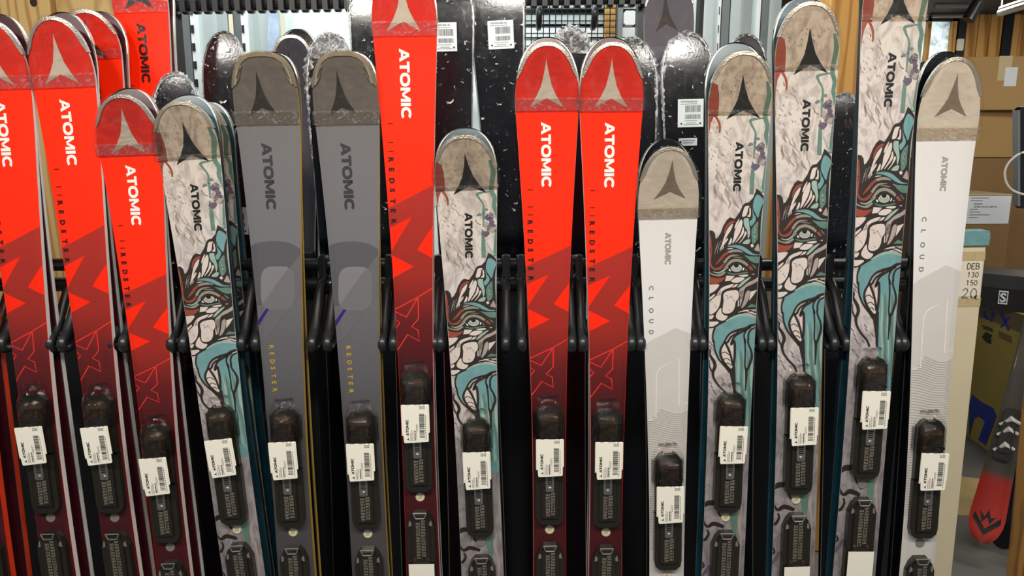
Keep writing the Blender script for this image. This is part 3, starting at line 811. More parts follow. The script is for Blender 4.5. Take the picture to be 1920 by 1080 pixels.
for pts in ([(352, 243), (400, 222), (452, 268)], [(376, 332), (420, 314), (464, 352)], [(402, 398), (432, 382), (465, 415)]):
    p.stroke(pts, 1.6, M_DARKBROWN, 3, conv=c5)
for x, y in ((185, 30), (200, 60), (220, 90), (190, 110), (215, 140), (340, 590), (350, 640), (430, 700), (310, 780), (200, 700), (220, 760), (180, 640), (240, 800), (190, 900), (230, 960)):
    p.stroke([(x, y), (x + 12, y + 22), (x + 34, y + 50)], [0.6, 1.6, 0.6], M_MAUVE, 2, conv=c5)
PR['art', 'arch_graphic'] = p.bake()
p = Print(a_)
# swirls beside the binding, read from the neighbouring ski of the same design
s3 = SKIS[12]
p.stroke([(75, 270), (100, 285), (150, 240), (220, 245), (245, 270), (240, 330), (300, 420)], [4, 3, 10, 8, 4, 4, 3], M_DARKBROWN, 2, conv=c8, ref=s3)
p.stroke([(75, 310), (95, 400), (135, 470), (190, 440), (240, 450), (290, 470)], [3, 4, 5, 8, 8, 6], M_DARKBROWN, 2, conv=c8, ref=s3)
p.stroke([(300, 270), (330, 290), (380, 265), (410, 200)], [3, 4, 4, 3], M_DARKBROWN, 2, conv=c8, ref=s3)
p.stroke([(85, 600), (120, 600), (150, 540), (140, 500)], [4, 5, 4, 3], M_DARKBROWN, 2, conv=c8, ref=s3)
p.stroke([(80, 880), (110, 860), (90, 820), (70, 830)], [5, 3, 4, 3], M_DARKBROWN, 2, conv=c8, ref=s3)
p.stroke([(80, 980), (130, 900), (150, 850)], [3, 6, 3], M_MAUVE, 2, conv=c8, ref=s3)
p.px([(350, 280), (410, 240), (420, 330), (400, 560), (360, 470), (350, 380)], M_TEALD, 1, True, c8, ref=s3)
p.stroke([(450, 40), (430, 160), (450, 300), (430, 420), (450, 600), (430, 900)], [3, 5, 4, 6, 4, 4], M_CELLP, 1, conv=c8, ref=s3)
PR['art', 'swirl_graphic'] = p.bake()

# ------------------------------------------------------------------ bindings, labels (meshes shared by every ski)
SH = {}
def local_text(mb, txt, x, z, h, ang, y, m, bold=0.0, align=0.5):
    polys, w = text_polys(txt, bold); c, s_ = math.cos(ang), math.sin(ang)
    for q in polys:
        pts = []
        for a, b in q:
            a = (a - w * align) * h; b = b * h
            pts.append((x + a * c - b * s_, y, z + a * s_ + b * c))
        mb.poly3(pts, m)
# every y below is measured from the topsheet towards the viewer (negative); z is measured from the medallion upwards
m = MB()
m.prism([(-.0275, .140), (.0275, .140), (.0275, .225), (.027, .232), (.027, .250), (.018, .262), (.010, .266), (.008, .262), (-.008, .262), (-.010, .266), (-.018, .262), (-.027, .250), (-.027, .232), (-.0275, .225)], -.012, 0, 0, 0.02)
m.prism([(-.026, .022), (-.016, .014), (.016, .014), (.026, .022), (.0285, .034), (.0285, .140), (-.0285, .140), (-.0285, .034)], -.012, 0, 0, 0.03)
m.prism([(-.017, .030), (.017, .030), (.017, .150), (-.017, .150)], -.0165, -.012, 0, 0.02)
SH['toe_plate'] = m.mesh('toe_plate'); SH['toe_plate'].materials.append(M_PLATE)
m = MB()
m.prism([(-.0185, .190), (.0185, .190), (.0195, .235), (.014, .247), (.006, .250), (-.006, .250), (-.014, .247), (-.0195, .235)], -.026, -.012, 0, 0.10)
m.box(-.010, .010, -.0285, -.026, .222, .238, 0, .003)
SH['toe_housing'] = m.mesh('toe_housing'); SH['toe_housing'].materials.append(M_PLATE2)
for sx in (-1, 1):
    m = MB()
    ring = [(sx * .0165 + .0042 * math.cos(a), .2115 + .0042 * math.sin(a)) for a in [k * math.pi / 6 for k in range(12)]]
    m.prism(ring, -.0285, -.020, 0, 0.15)
    m.box(sx * .0165 - .0024, sx * .0165 + .0024, -.0289, -.0285, .2108, .2122, 1); m.box(sx * .0165 - .0007, sx * .0165 + .0007, -.0289, -.0285, .2091, .2139, 1)
    SH['screw', sx] = m.mesh('screw'); SH['screw', sx].materials.append(M_PLATE2); SH['screw', sx].materials.append(M_INK)
m = MB(); m.prism([(-.0085, .0905), (-.006, .088), (.006, .088), (.0085, .0905), (.0085, .150), (-.0085, .150)], -.0195, -.0165, 0, 0.02)
for i in range(7): m.box(-.0048, .0048, -.0200, -.0194, .104 + i * .0042, .1065 + i * .0042, 1)
ring = [(.0042 * math.cos(a), .0955 + .0042 * math.sin(a)) for a in [k * math.pi / 7 for k in range(14)]]
m.prism(ring, -.0225, -.0195, 0, 0.2)
SH['rail_bracket'] = m.mesh('rail_bracket'); SH['rail_bracket'].materials.append(M_STEEL); SH['rail_bracket'].materials.append(M_INK)
m = MB(); nums = ['%d' % n for n in range(263, 360, 4)]
for i in range(8):
    local_text(m, nums[i], -.0042, .0795 - i * .0062, .0042, 0, -.0167, 0, 0.02)
    local_text(m, nums[i + 8], .0060, .0820 - i * .0062, .0042, 0, -.0167, 0, 0.02)
SH['size_scale'] = m.mesh('size_scale'); SH['size_scale'].materials.append(M_SCALE)
# heel plate
m = MB()
m.prism([(-.027, -.30), (.027, -.30), (.0285, -.29), (.0285, -.055), (.022, -.038), (.013, -.027), (-.013, -.027), (-.022, -.038), (-.0285, -.055), (-.0285, -.29)], -.013, 0, 0, 0.02)
m.prism([(-.018, -.295), (.018, -.295), (.018, -.046), (.012, -.032), (-.012, -.032), (-.018, -.046)], -.017, -.013, 0, 0.01)
SH['heel_plate'] = m.mesh('heel_plate'); SH['heel_plate'].materials.append(M_PLATE)
m = MB()
for a, b in (((-.0135, -.027), (-.0085, -.0385)), ((.0135, -.027), (.0085, -.0385))):
    m.tube([(a[0], -.0185, a[1]), (b[0], -.0185, b[1])], .0015, 6)
m.tube([(-.0135, -.0185, -.027), (.0135, -.0185, -.027)], .0014, 6); m.tube([(-.0085, -.0185, -.0385), (.0085, -.0185, -.0385)], .0015, 6)
SH['heel_clip'] = m.mesh('heel_clip'); SH['heel_clip'].materials.append(M_STEEL)
for sx in (-1, 1):
    m = MB(); m.prism([(sx * .022, -.045), (sx * .024, -.057), (sx * .013, -.055)], -.0145, -.0125, 0)
    SH['pointer', sx] = m.mesh('pointer'); SH['pointer', sx].materials.append(M_SILVER)
m = MB()
for i in range(13):
    local_text(m, nums[i % 22], -.0048, -.052 - i * .0062, .0042, 0, -.0173, 0, 0.02)
    local_text(m, nums[(i + 6) % 22], .0056, -.047 - i * .0062, .0042, 0, -.0173, 0, 0.02)
SH['heel_scale'] = m.mesh('heel_scale'); SH['heel_scale'].materials.append(M_SCALE)
m = MB()
ring = [(.0098 * math.cos(a), .0098 * math.sin(a)) for a in [k * math.pi / 14 for k in range(28)]]
m.prism(ring, -.0018, 0.001, 0, 0.06)
for i in range(28):
    a0 = 2 * math.pi * i / 28; a1 = 2 * math.pi * (i + 1) / 28
    m.quad((.0086 * math.cos(a0), -.0020, .0086 * math.sin(a0)), (.0086 * math.cos(a1), -.0020, .0086 * math.sin(a1)), (.0080 * math.cos(a1), -.0020, .0080 * math.sin(a1)), (.0080 * math.cos(a0), -.0020, .0080 * math.sin(a0)), 1)
for i in (-1, 0, 1):
    m.quad((i * .0028 - .0022, -.0020, -.0035), (i * .0028 - .0012, -.0020, -.0035), (i * .0028 + .0022, -.0020, .0035), (i * .0028 + .0012, -.0020, .0035), 1)
SH['medallion'] = m.mesh('medallion'); SH['medallion'].materials.append(M_MEDAL); SH['medallion'].materials.append(M_MEDALINK)
SH['medallion_grey'] = SH['medallion'].copy(); SH['medallion_grey'].materials[0] = M_MEDALG
# product label: two card layers with print; the square code is left out
def bent_card(out, y, th, mbx, curl=0.003):
    zs = [p[1] for p in out]; xs = [p[0] for p in out]
    cx = (min(xs) + max(xs)) / 2
    b = len(mbx.v); n = len(out)
    for dy in (0, -th):
        for x, z in out: mbx.v.append((x, y + dy - curl * ((z - sum(zs) / n) / 0.037) ** 2 * 0.6, z))
    mbx.f.append([b + i for i in range(n)]); mbx.f.append([b + n + i for i in range(n)])
    for i in range(n): j = (i + 1) % n; mbx.f.append([b + i, b + j, b + n + j, b + n + i])
    mbx.m += [0] * (n + 2)
m = MB()
m.prism([(-.0275, .140), (.0275, .146), (.0275, .2015), (.026, .203), (-.026, .203), (-.0275, .2015)], -.0300, -.0294, 0)
m.prism([(-.0235, .128), (-.022, .1255), (.024, .1275), (.025, .130), (.0255, .2015), (-.0265, .2025), (-.0265, .146), (-.0245, .142)], -.0312, -.0304, 0)
SH['label_card'] = m.mesh('label_card'); SH['label_card'].materials.append(M_CARD)
m = MB(); rb = random.Random(5); z = .136
while z < .186:
    wd = rb.choice((.0005, .0008, .0012, .0016)); m.quad((.0075, -.0315, z), (.0175, -.0315, z), (.0175, -.0315, z + wd), (.0075, -.0315, z + wd), 0); z += wd + rb.choice((.0006, .0009, .0014))
for i in range(12): m.quad((.0190, -.0315, .133 + i * .0042), (.0205, -.0315, .133 + i * .0042), (.0205, -.0315, .1355 + i * .0042), (.0190, -.0315, .1355 + i * .0042), 1)
SH['barcode'] = m.mesh('barcode'); SH['barcode'].materials.append(M_INK); SH['barcode'].materials.append(M_INKG)
m = MB()
for q in WORD: m.poly3([(-.0135 - y * .0052, -.0315, .1405 + x * .0052) for x, y in q], 0)
m.poly3([(-.0135 - (y - 0.10) * .0058, -.0315, .1335 - x * .0072) for x, y in LOGO], 0)
SH['label_wordmark'] = m.mesh('label_wordmark'); SH['label_wordmark'].materials.append(M_INK)
m = MB()
for i, (x, z0, z1, t, q) in enumerate(((-.0105, .130, .147, .0009, 0), (-.0080, .130, .152, .0009, 0), (-.0060, .130, .150, .0008, 0), (-.0025, .131, .151, .0022, 1), (.0010, .131, .165, .0009, 0), (.0032, .150, .164, .0009, 0))):
    z = z0; rr = random.Random(i)
    while z < z1:
        l = rr.uniform(.0012, .003); m.quad((x, -.0315, z), (x + t, -.0315, z), (x + t, -.0315, min(z1, z + l)), (x, -.0315, min(z1, z + l)), q); z += l + .0007
SH['fine_print'] = m.mesh('fine_print'); SH['fine_print'].materials.append(M_INKG); SH['fine_print'].materials.append(M_INK)
m = MB()
for i in range(3):
    for j in range(4): m.quad((.0085 + j * .0028, -.0315, .1945 + i * .0022), (.0105 + j * .0028, -.0315, .1945 + i * .0022), (.0105 + j * .0028, -.0315, .1958 + i * .0022), (.0085 + j * .0028, -.0315, .1958 + i * .0022), 0)
SH['corner_print'] = m.mesh('corner_print'); SH['corner_print'].materials.append(M_INKG)
m = MB(); m.prism([(-.026, -.24), (.026, -.24), (.026, -.137), (-.026, -.137)], -.0205, -.0195, 0)
SH['heel_card'] = m.mesh('heel_card'); SH['heel_card'].materials.append(M_CARD)
for sx in (-1, 1):
    m = MB()
    ring = [(sx * .0125 + .004 * math.cos(a), -.128 + .004 * math.sin(a)) for a in [k * math.pi / 6 for k in range(12)]]
    m.prism(ring, -.0195, -.016, 0, 0.15)
    SH['heel_screw', sx] = m.mesh('screw'); SH['heel_screw', sx].materials.append(M_PLATE2)
# shrink film pulled over the toe piece: a draped height field
def film_mesh():
    v = []; f = []; nx, nz = 15, 18; rr = random.Random(11)
    for j in range(nz):
        z = .200 + .085 * j / (nz - 1.0)
        for i in range(nx):
            wz = .033 if z < .25 else .033 - (z - .25) / .035 * .016
            x = -wz + 2 * wz * i / (nx - 1.0)
            ex = max(0.0, 1 - max(0.0, abs(x) - .019) / .014)
            h = .0295 if z < .246 else max(.002, .0295 - (z - .246) / .030 * .028)
            h = .0008 + (h - .0008) * ex ** 0.7
            v.append((x, -h - rr.uniform(0, .0012), z + rr.uniform(-.0015, .0015)))
    for j in range(nz - 1):
        for i in range(nx - 1): f.append((j * nx + i, j * nx + i + 1, (j + 1) * nx + i + 1, (j + 1) * nx + i))
    me = bpy.data.meshes.new('shrink_film'); me.from_pydata(v, [], f); me.polygons.foreach_set('use_smooth', [True] * len(f)); me.materials.append(F_BIND)
    return me
SH['shrink_film'] = film_mesh()

def part(name, key, parent, loc=(0, 0, 0), rot=None):
    o = bpy.data.objects.new(name, SH[key]); C.objects.link(o); o.parent = parent; o.location = loc
    if rot: o.rotation_euler = rot
    return o
def binding(s, root, medal='medallion', card=False, tilt=0.0):
    q = s.sm; x, y, z = s.top(0, q)
    def yat(dz): return s.top(0, q - dz)[1]
    sl = math.atan2(yat(.24) - yat(.02), .22)
    base = (0, y, z); R = (-sl, 0, 0)
    t = part('toe_plate', 'toe_plate', root, base, R)
    part('toe_housing', 'toe_housing', t); part('screw', ('screw', -1), t); part('screw', ('screw', 1), t); part('rail_bracket', 'rail_bracket', t); part('size_scale', 'size_scale', t)
    l = part('label_card', 'label_card', root, base, (-sl, 0, 0))
    if tilt:
        l.location = (base[0] + 0.165 * math.sin(tilt) * 1.0, base[1], base[2]); l.rotation_euler = (-sl, -tilt, 0)
    l['label'] = 'white barcode label with the maker wordmark'
    part('barcode', 'barcode', l); part('label_wordmark', 'label_wordmark', l); part('fine_print', 'fine_print', l); part('corner_print', 'corner_print', l)
    part('medallion', medal, root, base, R)
    sl2 = math.atan2(yat(-.02) - yat(-.28), .26)
    h = part('heel_plate', 'heel_plate', root, base, (-sl2, 0, 0))
    part('heel_clip', 'heel_clip', h); part('pointer', ('pointer', -1), h); part('pointer', ('pointer', 1), h); part('size_scale', 'heel_scale', h); part('screw', ('heel_screw', -1), h); part('screw', ('heel_screw', 1), h)
    if card:
        c = part('heel_card', 'heel_card', root, base, (-sl2, 0, 0)); c['label'] = 'blank white card on the heel plate'
    f = part('shrink_film', 'shrink_film', root, base, R)
    return t

def wrap(s, root, q_end, band, film, tape, side='top', crink=0.0006, cover=0.003, uns=None):
    """packing film over the shovel with a tape band at its lower end"""
    rr = random.Random(int(s.T.x * 1000) + 77)
    qs = [0.0, 0.001, 0.004, 0.009] + [0.016 + (q_end - 0.016) * i / 26.0 for i in range(27)]
    uu = [-1.03 + 2.06 * i / 20.0 for i in range(21)]
    def yf(un, q):
        x, y, z = s.top(max(-1, min(1, un)), q); j = rr.uniform(-1, 1) * crink
        if side == 'base': y = s.yc(q) + 0.0012 + cover + abs(j)
        else: y = y - cover - abs(j)
        return (un * s.hw(q) + (0.003 if un > 0 else -0.003) * abs(un) ** 6, y, z + (0.004 if q < 0.02 else 0))
    shell(s, 'wrap_film', qs, uu, yf, [film], root)
    if band:
        def yb(un, q):
            x, y, z = s.top(max(-1, min(1, un)), q); return (un * s.hw(q), y - cover - 0.0012 - rr.uniform(0, .0004), z)
        shell(s, 'tape_band', [band[0] + (band[1] - band[0]) * i / 6.0 for i in range(7)], uu, yb, [tape], root)

STYLE = {
    'red': dict(top=M_RED, side=M_SIDEW, base=M_BASEMAR, rim=M_SILVER, film=F_CLEAR, tape=F_TAPE, band=(0.098, 0.122), prints=('dark_band', 'zigzag_graphic', 'outline_graphic', 'model_lettering', 'tick_marks', 'tip_logo', 'wordmark')),
    'grey': dict(top=M_GREY, side=M_SIDEGOLD, base=M_BASEBLK, rim=M_GOLDRIM, film=F_TAN, tape=F_TAPET, band=(0.105, 0.130), prints=('panel_graphic', 'model_lettering', 'tip_logo', 'wordmark')),
    'art': dict(top=M_ART, side=M_SIDETEAL, base=M_BASETEAL, rim=M_SILVER, film=F_TAN, tape=F_TAPET, band=(0.117, 0.126), prints=('paint_drips', 'arch_graphic', 'swirl_graphic', 'eye_graphic', 'tip_logo', 'wordmark')),
    'white': dict(top=M_CLOUD, side=M_SIDEW, base=M_BASEBLK, rim=M_SILVER, film=F_TAN, tape=F_TAPET, band=(0.112, 0.134), prints=('panel_graphic', 'wave_lines', 'model_lettering', 'tip_logo', 'wordmark')),
}
def make_front(s, label, group, side=None, card=False, medal='medallion', tilt=0.0, dx=0, dy=0, bind=True, black=False):
    st = STYLE[s.kind]
    root = empty('alpine_ski'); root.matrix_world = s.matrix(dx, 0, dy)
    tag(root, label, 'ski', group)
    ski_body(s, root, st['top'], side or st['side'], st['base'], st['rim'])
    for n in st['prints']:
        key = n + '_black' if black and (s.kind, n + '_black') in PR else n
        PR[s.kind, key].lay(s, n, root)
    if s.kind == 'grey':
        for sg in (-1, 1):
            m = MB(); pts = []
            for q in (0.022, 0.034, 0.046, 0.058): pts.append(s.top(sg * 0.93, q * s.k)); 
            v = [Vector(q) for q in pts]
            for i in range(3):
                a, b = v[i], v[i + 1]; n = Vector((-sg * .009, 0, 0))
                m.quad(a + Vector((0, -.0042, 0)), b + Vector((0, -.0042, 0)), b + n * (1 if i < 2 else .3) + Vector((0, -.004, 0)), a + n + Vector((0, -.004, 0)), 0)
            m.quad(v[0] + Vector((-sg * .004, -.0046, -.006)), v[0] + Vector((-sg * .0055, -.0046, -.006)), v[2] + Vector((-sg * .0055, -.0046, 0)), v[2] + Vector((-sg * .004, -.0046, 0)), 1)
            m.build('rim_corner', [M_GOLDRIM, M_GREYWORD], root)
    b = st['band']
    wrap(s, root, b[1] * s.k, (b[0] * s.k, b[1] * s.k), st['film'], st['tape'])
    if bind: binding(s, root, medal, card, tilt)
    return root
def make_back(s, label, group, dx=0.0, dz=0.018, side=None, dy=0.001, dxt=None):
    st = STYLE[s.kind]
    root = empty('alpine_ski'); root.matrix_world = s.matrix(dx, dz, dy, flip=True, dxt=dxt)
    tag(root, label, 'ski', group)
    ski_body(s, root, st['top'], side or st['side'], st['base'], st['rim'])
    return root

G_RED, G_GREY, G_ART, G_WHITE = 'red race skis in the front row', 'grey race skis in the front row', 'mountain and eye skis in the front row', 'white skis in the front row'
WHO = [
    ('red ski cut off by the left edge of the photo, white wordmark', G_RED),
    ('second red ski from the left edge, with cream peak logo and white wordmark', G_RED),
    ('shortest red ski, standing left of the leftmost eye-patterned ski', G_RED),
    ('leftmost ski with the mountain and eye pattern, beside the shortest red ski', G_ART),
    ('left one of the two grey skis with gold lettering', G_GREY),
    ('right one of the two grey skis, standing beside the tallest red ski', G_GREY),
    ('tallest red ski, its tip cut off by the top edge of the photo', G_RED),
    ('shortest ski with the mountain and eye pattern, between two red skis', G_ART),
    ('left one of the two twin red skis at the middle of the rack', G_RED),
    ('right one of the two twin red skis, beside the shorter white ski', G_RED),
    ('shorter white ski with grey peak logo, between a red and an eye-patterned ski', G_WHITE),
    ('eye-patterned ski standing directly right of the shorter white ski', G_ART),
    ('eye-patterned ski whose tip just touches the top edge of the photo', G_ART),
    ('tallest eye-patterned ski, its tip cut off above, left of the taller white ski', G_ART),
    ('taller white ski at the right end of the rack', G_WHITE),
]
SHORT = ['red ski at the left edge of the photo', 'second red ski from the left', 'shortest red ski', 'leftmost eye-patterned ski', 'left one of the two grey skis',
         'right one of the two grey skis', 'tallest red ski', 'shortest eye-patterned ski', 'left one of the twin red skis', 'right one of the twin red skis',
         'shorter white ski', 'eye-patterned ski right of the shorter white ski', 'eye-patterned ski touching the top edge', 'tallest eye-patterned ski', 'taller white ski at the right end']
for i, s in enumerate(SKIS):
    lab, grp = WHO[i]
    make_front(s, lab, grp, card=i in (6, 12, 13), medal='medallion_grey' if i in (0, 1, 2, 7, 13, 14) else 'medallion',
               tilt={0: 0.05, 1: 0.05, 2: 0.05, 3: 0.04, 4: 0.03, 11: -0.02, 14: -0.02}.get(i, 0.0),
               side={14: M_SIDEBLK, 10: M_SIDEBLK}.get(i))
    off = {0: 0.014, 1: 0.014, 2: 0.012, 3: 0.0, 4: 0.0, 5: 0.0, 8: 0.002, 11: -0.004}.get(i, 0.0)
    make_back(s, 'partner ski behind the ' + SHORT[i], 'partner skis at the back of each pair', dx=off, dxt={0: -0.002, 1: -0.002, 2: -0.002}.get(i), dz={4: 0.006, 5: 0.006, 13: 0.03, 11: 0.022}.get(i, 0.016), side={14: M_SIDEBLK, 10: M_SIDEBLK}.get(i))
# ------------------------------------------------------------------ room shell
M_FLOOR = mat('concrete_floor', '#6b6a64', 0.5, var=0.35, scale=3.0, bump=0.1, bscale=40)
M_CEIL = mat('dark_ceiling', '#3c4145', 0.7, var=0.1, scale=4)
M_PANEL = mat('pale_wall_panel', '#e6efec', 0.6, var=0.03, scale=3)
M_BOARD = mat('rack_board_black', '#08090b', 0.6, var=0.2)
W_PINE = wood_mat('pine_upright_grain', '#d9b878', '#b98c4c', (0, 0, 0), 9.0)
W_PINEH = wood_mat('pine_level_grain', '#dcbd80', '#c09a5c', (0, math.radians(90), 0), 8.0)
W_POST = wood_mat('pine_orange', '#d8a355', '#b37a34', (0, 0, 0), 7.0)
W_FAR = wood_mat('pine_far_wall', '#cf9a52', '#9c6a2c', (0, 0, 0), 2.2)
W_DARKPOST = wood_mat('weathered_pine_post', '#a8763a', '#7a5226', (0, 0, 0), 14.0)
W_EDGE = mat('plank_gap', '#6b4f2a', 0.8)
struct(MB().box(-6, 8, -3, 10, -0.1, 0, 0).build('floor', M_FLOOR))
struct(MB().box(-6, 8, -3, 10, 2.95, 3.05, 0).build('ceiling', M_CEIL))
YW = 3.35
xl = at_y(225, 60, YW).x - 0.6; xr = at_y(1455, 60, YW).x
struct(MB().box(xl, xr, YW, YW + 0.08, 0, 2.95).build('wall_back', M_PANEL))
# pine partition at the left: two broad boards
YP = 2.45
wl = struct(MB().box(at_y(-420, 60, YP).x, at_y(240, 60, YP).x, YP + 0.03, YP + 0.08, 0, 2.95).build('wall_left', W_EDGE))
def plank(x0, x1, y0, y1, z0, z1, m, parent, ch=0.004):
    o = MB().box(x0, x1, y0, y1, z0, z1, 0).build('plank', m, parent)
    b = o.modifiers.new('edge', 'BEVEL'); b.width = ch; b.segments = 2
    return o
e = [at_y(x, 40, YP).x for x in (-420, -320, -210, -105, 0)]
for i in range(4): plank(e[i] + .002, e[i + 1] - .002, YP, YP + 0.03, 0, 2.95, W_PINE, wl)
plank(at_y(2, 40, YP).x, at_y(104, 40, YP).x, YP - 0.02, YP + 0.03, 0, 2.95, W_PINE, wl)
plank(at_y(107, 40, YP).x, at_y(240, 40, YP).x, YP, YP + 0.03, 0, 2.95, W_PINEH, wl)
k = at_y(63, 4, YP - 0.02)
MB().prism([(k.x + .011 * math.cos(a), k.z + .014 * math.sin(a)) for a in [q * math.pi / 8 for q in range(16)]], YP - 0.0215, YP - 0.018).build('knot', mat('knot_wood', '#2c1c10', 0.6), wl)
# timber post behind the tall skis at the right
YT = 2.7
a, b = at_y(1552, 60, YT).x, at_y(1640, 60, YT).x
po = struct(MB().box(a, b, YT, YT + 0.16, 0, 2.95, 0).build('trim_1', W_POST)); po.modifiers.new('edge', 'BEVEL').width = 0.006
# far wall with window and boards
YF = 8.2
wf = struct(MB().box(at_y(1440, 60, YF).x, 8, YF + .06, YF + .16, 0, 2.95).build('wall_far', W_EDGE))
xs = [at_y(q, 60, YF).x for q in (1786, 1796, 1812, 1834, 1856, 1880)] + [at_y(1888, 60, YF).x]
for i in (2, 3, 4): plank(xs[i] + .004, xs[i + 1] - .004, YF, YF + .06, 0, 2.95, W_FAR, wf, 0.01)
for q0, q1 in ((1898, 1912), (1913, 1930), (1931, 1960), (1961, 2000)): plank(at_y(q0, 60, YF).x, at_y(q1, 60, YF).x, YF, YF + .06, 0, 2.95, W_FAR, wf, 0.01)
plank(at_y(1440, 60, YF).x, at_y(1690, 60, YF).x, YF, YF + .06, 0, 2.95, W_FAR, wf, 0.01)
bp_ = MB().box(at_y(1880, 60, YF).x, at_y(1897, 60, YF).x, YF - .02, YF + .06, 0, 2.95).build('trim_2', mat('black_steel_post', '#15171a', 0.4)); struct(bp_)
bp_ = MB().box(at_y(1795, 60, YF).x, at_y(1809, 60, YF).x, YF - .02, YF + .06, 0, 2.95).build('trim_3', MATS['black_steel_post']); struct(bp_)
# window with a bright snowy slope behind it
M_SNOW = bpy.data.materials.new('snowy_view'); M_SNOW.use_nodes = True
nt = M_SNOW.node_tree; bb = nt.nodes['Principled BSDF']
tc = nt.nodes.new('ShaderNodeTexCoord'); nz = nt.nodes.new('ShaderNodeTexNoise'); nz.inputs['Scale'].default_value = 5; nz.inputs['Detail'].default_value = 8; nz.inputs['Roughness'].default_value = 0.7
cr = nt.nodes.new('ShaderNodeValToRGB'); cr.color_ramp.elements[0].position = 0.38; cr.color_ramp.elements[0].color = hexc('#6f8790'); cr.color_ramp.elements[1].position = 0.55; cr.color_ramp.elements[1].color = hexc('#e4f4f6')
nt.links.new(tc.outputs['Object'], nz.inputs[0]); nt.links.new(nz.outputs['Fac'], cr.inputs[0]); nt.links.new(cr.outputs[0], bb.inputs['Emission Color']); nt.links.new(cr.outputs[0], bb.inputs['Base Color'])
bb.inputs['Emission Strength'].default_value = 0.85
p0_, p1_ = at_y(1692, 132, YF), at_y(1786, 40, YF)
win = struct(empty('window_1', (0, 0, 0)))
MB().box(p0_.x, p1_.x, YF + .04, YF + .05, 1.2, p1_.z).build('window_pane', M_SNOW, win)
for x0, x1 in ((p0_.x - .05, p0_.x), (p1_.x, p1_.x + .05), ((p0_.x + p1_.x) / 2 - .02, (p0_.x + p1_.x) / 2 + .02)):
    MB().box(x0, x1, YF - .01, YF + .05, 1.15, p1_.z + .05).build('window_frame', W_POST, win)
MB().box(p0_.x - .05, p1_.x + .05, YF - .01, YF + .05, p1_.z, p1_.z + .06).build('window_head', MATS['black_steel_post'], win)
MB().box(p0_.x - .05, p1_.x + .05, YF - .06, YF + .05, 1.12, 1.2).build('window_sill', W_POST, win)
sw = at_y(1800, 84, YF - .03)
tag(MB().box(sw.x - .035, sw.x + .035, YF - .04, YF - .02, sw.z - .06, sw.z + .06, 0, .008).build('light_switch', mat('switch_white', '#e8e4d4', 0.4)), 'small white switch on the black post beside the far window', 'switch')
# ceiling rails, spot, strip lamp
for (x0, y0, x1, y1, Y) in ((1748, 30, 1815, 28, 7.6), (1752, 10, 1815, -6, 5.4)):
    a, b = at_y(x0, y0, Y), at_y(x1, y1, Y); b.z = a.z = min(a.z, 2.93)
    struct(MB().tube([a, b], 0.02, 8).build('trim_4', M_STEEL))
a, b = at_y(1836, 2, 4.6), at_y(1815, 38, 4.6)
sp = empty('spot_lamp', a); tag(sp, 'black cylinder spot lamp hanging from the ceiling at the far right', 'lamp')
v = b - a
MB().tube([(0, 0, 0), v * .08, v], [.018, .034, .036], 16).build('lamp_body', M_PLASTIC, sp)
MB().tube([(0, 0, 0), (0, 0, 2.95 - a.z)], .012, 8).build('stem', M_PLASTIC, sp)
a, b = at_y(1876, 24, 6.0), at_y(1990, -12, 5.0)
st_ = empty('strip_lamp', a); tag(st_, 'white tube strip lamp under the ceiling at the right edge', 'lamp')
MB().tube([(0, 0, 0), b - a], .028, 12).build('tube', mat('lamp_tube', '#b9c6cc', 0.3, emit=0.0), st_)
MB().tube([(0, 0, .03), (b - a) + Vector((0, 0, .03))], .02, 8).build('fitting', M_STEEL, st_)
MB().tube([(0, 0, .04), (0, 0, 2.95 - a.z)], .006, 6).build('hanger', M_STEEL, st_)

# ------------------------------------------------------------------ ski rack
RY = 1.545
zc = lambda py, Y: at_y(960, py, Y).z
rack = empty('ski_rack', (0, 1.5, 0)); tag(rack, 'black metal ski rack with plastic divider fingers holding the front row', 'rack')
off = Vector((0, -1.5, 0))
RX0, RX1 = -1.75, 0.90
def rk(name, mb, m=M_PLASTIC, smooth=False):
    o = mb.build(name, m, rack, smooth); o.location = off; return o
zu, zl = zc(496, RY), zc(533, RY)
rk('upper_rail', MB().tube([(RX0, RY, zu), (RX1, RY, zu)], .0135, 14), smooth=True)
rk('lower_rail', MB().tube([(RX0, RY, zl), (RX1, RY, zl)], .0150, 14), smooth=True)
rk('foot_tray', MB().box(RX0, RX1, 1.30, 2.12, 0.03, 0.07), M_BOARD)
rk('shade_board', MB().box(RX0, RX1 - 0.10, 2.08, 2.10, 0.07, zc(600, 2.08)), M_BOARD)  # black sheet added for the deep shade behind the skis, no rack panel
for x in (RX0 + .02, -0.45, RX1 - .02):
    rk('post', MB().box(x - .02, x + .02, 1.565, 1.60, 0.0, zu + .02), M_PLASTIC)
zz = lambda py, Y: zc(py, Y)
prof = [(RY, zl + .004), (RY - .022, zl + .012), (RY - .045, zl + .002), (RY - .066, zl - .024), (RY - .088, zl - .055), (RY - .108, zl - .078), (RY - .122, zl - .086), (RY - .130, zl - .096), (RY - .124, zl - .107), (RY - .104, zl - .108), (RY - .078, zl - .094), (RY - .045, zl - .066), (RY - .012, zl - .036), (RY, zl - .020)]
fm = MB().tube([(0, y - RY, z - zl) for y, z in catmull(prof, False, 3)], .0085, 10, rx=.0098)
FINGER = fm.mesh('divider_finger', True); FINGER.materials.append(M_PLASTIC)
cm = MB().tube([(-.009, 0, 0), (.009, 0, 0)], .021, 18); COLLAR = cm.mesh('collar', True); COLLAR.materials.append(M_PLASTIC)
cm = MB(); cm.prism([(-.008, -.004), (.008, -.004), (.008, zu - zl + .016), (.004, zu - zl + .024), (-.004, zu - zl + .024), (-.008, zu - zl + .016)], -.024, -.010, 0, .05); CLAMP = cm.mesh('clamp'); CLAMP.materials.append(M_PLASTIC)
